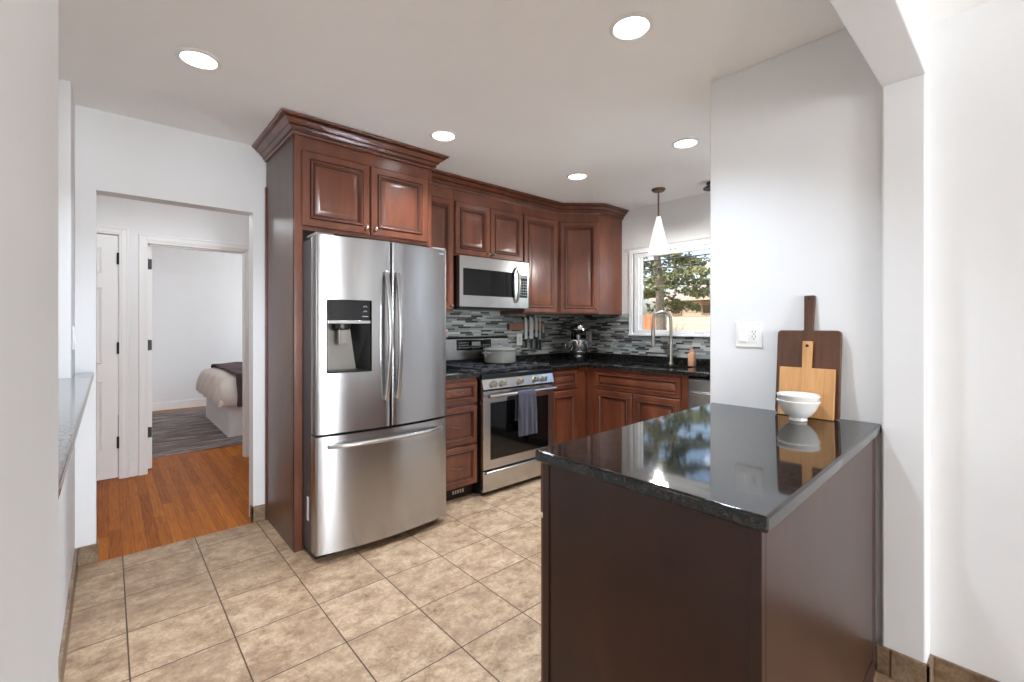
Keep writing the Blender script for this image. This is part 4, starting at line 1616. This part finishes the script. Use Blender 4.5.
def rounded(pts, r, n=5):
    """round the corners of a polygon; r per vertex"""
    out = []
    m = len(pts)
    for i in range(m):
        p0, p, p1 = Vector(pts[i - 1]), Vector(pts[i]), Vector(pts[(i + 1) % m])
        rr2 = r[i]
        if rr2 <= 0:
            out.append(tuple(p))
            continue
        a = (p0 - p).normalized()
        b = (p1 - p).normalized()
        for k in range(n + 1):
            t_ = k / n
            out.append(tuple((p + a * rr2) * (1 - t_) ** 2 + p * 2 * t_ * (1 - t_) + (p + b * rr2) * t_ ** 2))
    return out


w, h, hw = 0.228, 0.350, 0.020
dark = rounded([(-w / 2, 0), (w / 2, 0), (w / 2, h), (hw - 0.004, h), (hw, h + 0.145), (-hw, h + 0.145), (-hw + 0.004, h), (-w / 2, h)],
               [0.018, 0.018, 0.018, 0.006, 0.006, 0.006, 0.006, 0.018])
o = board('cutting_board', '', (2.134, 0.597, 0.9167), math.radians(6), dark, 0.020, M['board_dark'])
tag(o, 'large dark walnut cutting board with handle leaning against the wall', 'cutting board')
ho = MB()
ho.lathe([(0.005, -0.0215), (0.005, -0.0195), (0, -0.0195)], (0, 0, 0), 'y', 12)
hh_ = ho.build('hanging_hole', M['black'], o)
hh_.location = (0, 0, h + 0.13)
w, h, hw = 0.196, 0.198, 0.0165
lt = rounded([(-w / 2, 0), (w / 2, 0), (w / 2, h), (hw, h), (hw + 0.001, h + 0.108), (-hw - 0.001, h + 0.108), (-hw, h), (-w / 2, h)],
             [0.004, 0.004, 0.003, 0.003, 0.003, 0.003, 0.003, 0.003])
o = board('cutting_board', '', (2.106, 0.594, 0.9167), math.radians(7.2), lt, 0.015, M['board_light'], bev=0.002)
tag(o, 'small pale maple cutting board with handle leaning on the larger dark board', 'cutting board')
ho = MB()
ho.lathe([(0.006, -0.0165), (0.006, -0.0145), (0, -0.0145)], (0, 0, 0), 'y', 12)
hh_ = ho.build('hanging_hole', M['black'], o)
hh_.location = (0, 0, h + 0.09)

# two stacked bowls
BOWL = [(0.0, 0.0), (0.034, 0.0), (0.036, 0.002), (0.034, 0.012), (0.050, 0.022), (0.070, 0.044), (0.080, 0.066), (0.083, 0.071), (0.0845, 0.075), (0.083, 0.0785),
        (0.080, 0.078), (0.077, 0.068), (0.066, 0.046), (0.045, 0.024), (0.0, 0.017)]
bl = MB()
bl.lathe(BOWL, seg=48)
b1 = bl.build('bowl', M['white_gl'], None, 0, 40)
b1.location = (2.016, 0.594, 0.9167)
b1.scale = (0.87, 0.87, 1.03)
tag(b1, 'lower white footed bowl of the stacked pair on the peninsula', 'bowl', 'stacked white bowls')
b2 = b1.copy()
COL.objects.link(b2)
b2.location = (2.017, 0.594, 0.9385)
tag(b2, 'upper white bowl nested inside the other one on the peninsula', 'bowl', 'stacked white bowls')

# ------------------------------------------------------------------ ceiling lights
LIGHTS = [((0.298, 2.422), 'recessed ceiling light left of the refrigerator cabinet, near the hall opening'),
          ((1.540, 1.034), 'largest, nearest recessed ceiling light, between peninsula and range'),
          ((1.552, 2.395), 'recessed ceiling light just in front of the refrigerator cabinet crown'),
          ((2.767, 2.351), 'recessed ceiling light in front of the angled corner wall cabinet'),
          ((2.785, 1.461), 'recessed ceiling light closest to the white wall edge, near the pendant')]


def downlight():
    t = thing('recessed_light', '', 'ceiling light', (0, 0, CEIL), 0, 'recessed kitchen ceiling lights')
    mb = MB()
    mb.lathe([(0.066, -0.0012), (0.066, -0.004), (0.070, -0.008), (0.078, -0.007), (0.086, -0.002), (0.086, -0.0005)], seg=40)
    mb.build('trim_ring', M['trim'], t)
    mb = MB()
    mb.lathe([(0.0655, -0.001), (0.0655, -0.004), (0.0, -0.004)], seg=40)
    mb.build('lens', M['lens'], t)
    return t


proto = downlight()
lamp_d = bpy.data.lights.new('downlight_lamp', 'SPOT')
lamp_d.energy = 57
lamp_d.spot_size = math.radians(121)
lamp_d.spot_blend = 1.0
lamp_d.shadow_soft_size = 0.06
lamp_d.color = (0.865, 0.985, 1.155)
for i, ((x, y), lab) in enumerate(LIGHTS):
    if i == 0:
        r = proto
    else:
        r = proto.copy()
        COL.objects.link(r)
        for ch in proto.children:
            if ch.type != 'MESH':
                continue
            c = ch.copy()
            COL.objects.link(c)
            c.parent = r
    r.location = (x, y, CEIL)
    r['label'] = lab
for (x, y), lab in LIGHTS:
    l = bpy.data.objects.new('downlight_lamp', lamp_d)
    l.location = (x, y, CEIL - 0.012)
    COL.objects.link(l)

# pendant over the sink
t = thing('pendant_light', 'white cone glass pendant hanging on a bronze rod before the window', 'pendant', (3.555, 2.112, CEIL))
mb = MB()
mb.lathe([(0.058, 0.0), (0.058, -0.008), (0.045, -0.022), (0.010, -0.026), (0.0, -0.026)], seg=28)
mb.build('canopy', M['bronze'], t)
mb = MB()
mb.tube([(0, 0, -0.02), (0, 0, -0.24)], 0.0065, 10)
mb.build('rod', M['bronze'], t)
mb = MB()
mb.lathe([(0.012, -0.238), (0.019, -0.240), (0.022, -0.262), (0.030, -0.295), (0.055, -0.40), (0.081, -0.520), (0.084, -0.532), (0.080, -0.532), (0.052, -0.40), (0.027, -0.30), (0.018, -0.262)], seg=36)
mb.build('shade', M['shade'], t)
pl = bpy.data.lights.new('pendant_bulb', 'POINT')
pl.energy = 6
pl.shadow_soft_size = 0.03
pl.color = (1, 0.99, 0.97)
plo = bpy.data.objects.new('pendant_bulb', pl)
plo.location = (3.555, 2.112, CEIL - 0.575)
COL.objects.link(plo)

# dark fixture peeping past the wall edge
t = thing('ceiling_fixture', 'small dark ceiling fixture just showing past the white wall edge', 'ceiling fixture', (3.72, 1.715, CEIL))
mb = MB()
mb.lathe([(0.05, 0.0), (0.05, -0.012), (0.0, -0.012)], seg=24)
mb.build('canopy', M['black'], t)
mb = MB()
mb.lathe([(0.02, -0.012), (0.075, -0.045), (0.075, -0.052), (0.0, -0.05)], seg=24)
mb.build('fixture_shade', M['black'], t)

# added ceiling lamp to brighten the hall, out of view above the opening
t = thing('hall_fill_light', 'unseen white flush ceiling light added to brighten the hall beyond the opening', 'ceiling light', (0.45, 4.0, CEIL))
MB().lathe([(0.15, 0.0), (0.15, -0.02), (0.14, -0.024)], seg=28).build('base', M['trim'], t)
MB().lathe([(0.138, -0.0245), (0.13, -0.06), (0.09, -0.085), (0.0, -0.095)], seg=28).build('globe', M['shade'], t)
hl = bpy.data.lights.new('hall_fill_bulb', 'POINT')
hl.energy = 4.6
hl.shadow_soft_size = 0.12
hl.color = (0.95, 0.985, 1.03)
hlo = bpy.data.objects.new('hall_fill_bulb', hl)
hlo.location = (0.45, 4.0, CEIL - 0.25)
COL.objects.link(hlo)

# unseen dining pendant, added behind the camera for extra light
t = thing('dining_fill_pendant', 'unseen white drum pendant added for light over the dining area behind the viewer', 'pendant', (1.05, -1.15, 2.378))
MB().lathe([(0.05, 0.0), (0.05, -0.02), (0.0, -0.022)], seg=24).build('canopy', M['bronze'], t)
MB().tube([(0, 0, -0.02), (0, 0, -0.58)], 0.006, 8).build('rod', M['bronze'], t)
MB().lathe([(0.03, -0.57), (0.17, -0.575), (0.18, -0.72), (0.176, -0.72), (0.166, -0.58), (0.03, -0.575)], seg=32).build('shade', M['shade'], t)
dl = bpy.data.lights.new('dining_fill_bulb', 'POINT')
dl.energy = 0.6
dl.shadow_soft_size = 0.10
dl.color = (0.95, 0.985, 1.04)
dlo = bpy.data.objects.new('dining_fill_bulb', dl)
dlo.location = (1.05, -1.15, 1.55)
COL.objects.link(dlo)

# ------------------------------------------------------------------ bedroom
o = box('rug', M['rug'], (0.05, 2.6, 5.62, 8.45, 0.0005, 0.010))
tag(o, 'faded grey area rug on the bedroom floor', 'rug')
t = thing('bed', 'made bed with white skirt seen through the bedroom doorway', 'bed', (1.02, 6.02, 0.0101))
mb = MB()
# near foot corner at local (0,0); bed extends +x and +y
n_ = 60
lo, hi = [], []
per = [(1.9 * k / n_, 0.0) for k in range(n_)] + [(1.9, 1.55 * k / n_) for k in range(n_)] + [(1.9 - 1.9 * k / n_, 1.55) for k in range(n_)] + [(0.0, 1.55 - 1.55 * k / n_) for k in range(n_)]
for k, (px, py) in enumerate(per):
    w_ = 0.008 * math.sin(k * 1.3)
    ox = (-1 if px <= 0 else (1 if px >= 1.9 else 0))
    oy = (-1 if py <= 0 else (1 if py >= 1.55 else 0))
    lo.append((px + ox * w_, py + oy * w_, 0.0))
    hi.append((px, py, 0.46))
mb.loops([lo, hi])
mb.build('bed_skirt', M['sheet'], t)


def quilt(x0, x1, y0, y1, ztop, drop, th=0.05, nx=26, ny=20, puff=0.02, seed=0, ends=True):
    rnd = random.Random(seed)
    mb = MB()
    ph = [rnd.uniform(0, 6) for _ in range(6)]

    def P(u, v):
        # u,v in cloth coordinates beyond the mattress edges hang down
        def side(c, lo, hi):
            if c < lo:
                return lo, lo - c
            if c > hi:
                return hi, c - hi
            return c, 0
        x, dx = side(u, x0, x1)
        y, dy = side(v, y0, y1)
        ox = -1 if u < x0 else 1
        oy = -1 if v < y0 else 1
        d = max(dx, dy)
        wob = puff * (math.sin(u * 7 + ph[0]) * math.sin(v * 6 + ph[1]) + 0.6 * math.sin(u * 15 + v * 9 + ph[2]))
        flare = 0.05 * math.sin(min(1, d / drop) * PI * 0.6) if d > 0 else 0
        zz = ztop - d + (wob if d == 0 else wob * 0.3)
        hang = 0.03 * math.sin(v * 17 + u * 19 + ph[3]) * min(1, d / 0.1)
        return (x + (ox * (flare + hang + 0.03) if dx > 0 else 0), y + (oy * (flare + hang + 0.03) if dy > 0 else 0), zz)
    e_ = drop if ends else 0.0
    us = [x0 - e_ + (x1 - x0 + 2 * e_) * i / nx for i in range(nx + 1)]
    vs = [y0 - drop + (y1 - y0 + 2 * drop) * j / ny for j in range(ny + 1)]
    ids = [[mb.pts([P(u, v)])[0] for v in vs] for u in us]
    for i in range(nx):
        for j in range(ny):
            mb.face((ids[i][j], ids[i + 1][j], ids[i + 1][j + 1], ids[i][j + 1]))
    return mb


def soft(o, th):
    s = o.modifiers.new('thick', 'SOLIDIFY')
    s.thickness = th
    s.offset = 1
    s2 = o.modifiers.new('sub', 'SUBSURF')
    s2.levels = 1
    s2.render_levels = 2


o = quilt(0.0, 1.9, 0.02, 1.55, 0.665, 0.30, nx=34, ny=28, puff=0.012, seed=3).build('duvet', M['duvet'], t, 0, 180)
soft(o, 0.03)
mb = MB()
mb.box(0.01, 1.89, 0.03, 1.54, 0.461, 0.65)
mb.build('mattress', M['sheet'], t, 0.04)
o = quilt(0.06, 1.2, -0.03, 1.60, 0.715, 0.36, nx=30, ny=40, puff=0.012, seed=9, ends=False).build('throw_blanket', M['throw'], t, 0, 180)
soft(o, 0.02)

# ------------------------------------------------------------------ outside the window
struct(box('ground', M['lawn'], (4.6, 60, -30, 60, -0.75, -0.6)))


def house():
    t = thing('neighbour_house', 'tan brick bungalow with grey shingle roof seen through the window', 'house', (18.0, -6.0, -0.6))
    Lh = 16.3
    ze = 2.88
    mb = MB()
    mb.box(0, 7, 0, Lh, 0, ze)
    mb.build('wall', M['siding'], t)
    mb = MB()
    mb.prism([(-0.6, ze + 0.001), (-0.6, ze + 0.12), (3.5, ze + 1.05), (7.6, ze + 0.12), (7.6, ze + 0.001)], -0.5, Lh + 0.5, 'xz')
    mb.build('roof', M['shingle'], t)
    for y0, w_, z0, z1 in ((9.0, 1.3, 1.7, 2.75), (14.0, 0.75, 2.3, 2.78), (15.6, 0.45, 2.3, 2.78)):
        mb = MB()
        for a_, b_, c_, d_ in ((y0, y0 + 0.07, z0, z1), (y0 + w_ - 0.07, y0 + w_, z0, z1), (y0 + 0.07, y0 + w_ - 0.07, z0, z0 + 0.07), (y0 + 0.07, y0 + w_ - 0.07, z1 - 0.07, z1)):
            mb.box(-0.05, -0.001, a_, b_, c_, d_)
        f = mb.build('window', M['twig'], t)
        box('pane', M['gloss'], (-0.03, -0.002, y0 + 0.07, y0 + w_ - 0.07, z0 + 0.07, z1 - 0.07), f)
    MB().box(3.0, 3.5, 11.2, 11.7, ze + 1.0, ze + 2.0).build('chimney', M['fence'], t)
    return t


house()
t = thing('garden_fence', 'reddish wooden board fence beyond the window, left of the bungalow', 'fence', (12.5, 7.4, -0.6))
mb = MB()
for k in range(40):
    mb.box(-0.02, 0.02, k * 0.15, k * 0.15 + 0.14, 0.05, 2.2 + 0.02 * (k % 3))
mb.build('boards', M['fence'], t)
mb = MB()
for k in range(3):
    mb.box(0.021, 0.12, k * 2.9, k * 2.9 + 0.1, 0.0, 2.2)
mb.build('posts', M['fence'], t)


def conifer(x, y, z, h, name, label, r0=0.22, seed=1):
    rnd = random.Random(seed)
    t = thing(name, label, 'tree', (x, y, z))
    mb = MB()
    mb.tube([(0.05 * math.sin(k), 0.05 * math.cos(k * 1.3), h * k / 8) for k in range(9)], [r0 * (1 - k / 9.2) for k in range(9)], 10)
    n = 54
    needles = MB()
    for i in range(n):
        hz = h * (0.36 + 0.62 * i / n)
        ln = (h * 0.36) * (1 - 0.80 * i / n) * rnd.uniform(0.65, 1.1)
        an = i * 2.4 + rnd.uniform(-0.3, 0.3)
        pts = []
        for k in range(7):
            tt = k / 6
            pts.append(Vector((math.cos(an) * ln * tt, math.sin(an) * ln * tt, hz - 0.16 * ln * tt + 0.05 * ln * tt * tt)))
        mb.tube(pts, [0.016 * (1 - 0.8 * k / 6) for k in range(7)], 5)
        for k in range(int(26 + ln * 40)):
            tt = rnd.uniform(0.22, 1.0)
            q = tt * 6
            a_ = int(min(5, q))
            p = pts[a_].lerp(pts[a_ + 1], q - a_)
            side = rnd.uniform(-1, 1) * 0.36 * ln * (1.15 - tt)
            c = p + Vector((-math.sin(an) * side, math.cos(an) * side, -abs(side) * 0.35 + rnd.uniform(-0.05, 0.03)))
            sz = rnd.uniform(0.06, 0.14)
            for b_ in range(6):
                d1_ = Vector((rnd.uniform(-1, 1), rnd.uniform(-1, 1), rnd.uniform(-0.9, 0.4))).normalized() * sz
                d2_ = d1_.cross(Vector((rnd.uniform(-1, 1), rnd.uniform(-1, 1), rnd.uniform(-1, 1)))).normalized() * 0.018
                needles.face(needles.pts([c - d2_, c + d1_ * 0.5 - d2_ * 1.6, c + d1_, c + d1_ * 0.5 + d2_ * 1.6]))
    mb.build('trunk', M['bark'], t)
    needles.build('needles', M['needle'], t, smooth=0)


conifer(10.0, 5.95, -0.6, 7.5, 'spruce_tree', 'green spruce tree standing outside the kitchen window before the bungalow', 0.14, 5)

t = thing('garden_shrub', 'bare twiggy shrub in front of the bungalow wall', 'shrub', (17.0, 9.6, -0.6))
mb = MB()
rs = random.Random(4)
for k in range(70):
    an, sp = rs.uniform(0, 6.28), rs.uniform(0.2, 0.8)
    hgt_ = rs.uniform(1.2, 2.2)
    mb.tube([(0, 0, 0), (math.cos(an) * sp * 0.5, math.sin(an) * sp * 0.5, hgt_ * 0.6), (math.cos(an) * sp, math.sin(an) * sp, hgt_)], [0.02, 0.012, 0.005], 4)
mb.build('twigs', M['twig'], t)
for zz, lab in ((2.42, 'upper thin overhead cable crossing the window view'), (2.28, 'lower thin overhead cable crossing the window view')):
    mb = MB()
    mb.tube([(7.2, -4 + 3 * k, zz + 0.01 * (k - 3) ** 2) for k in range(8)], 0.011, 6)
    o = mb.build('overhead_cable', M['wire'])
    tag(o, lab, 'cable')
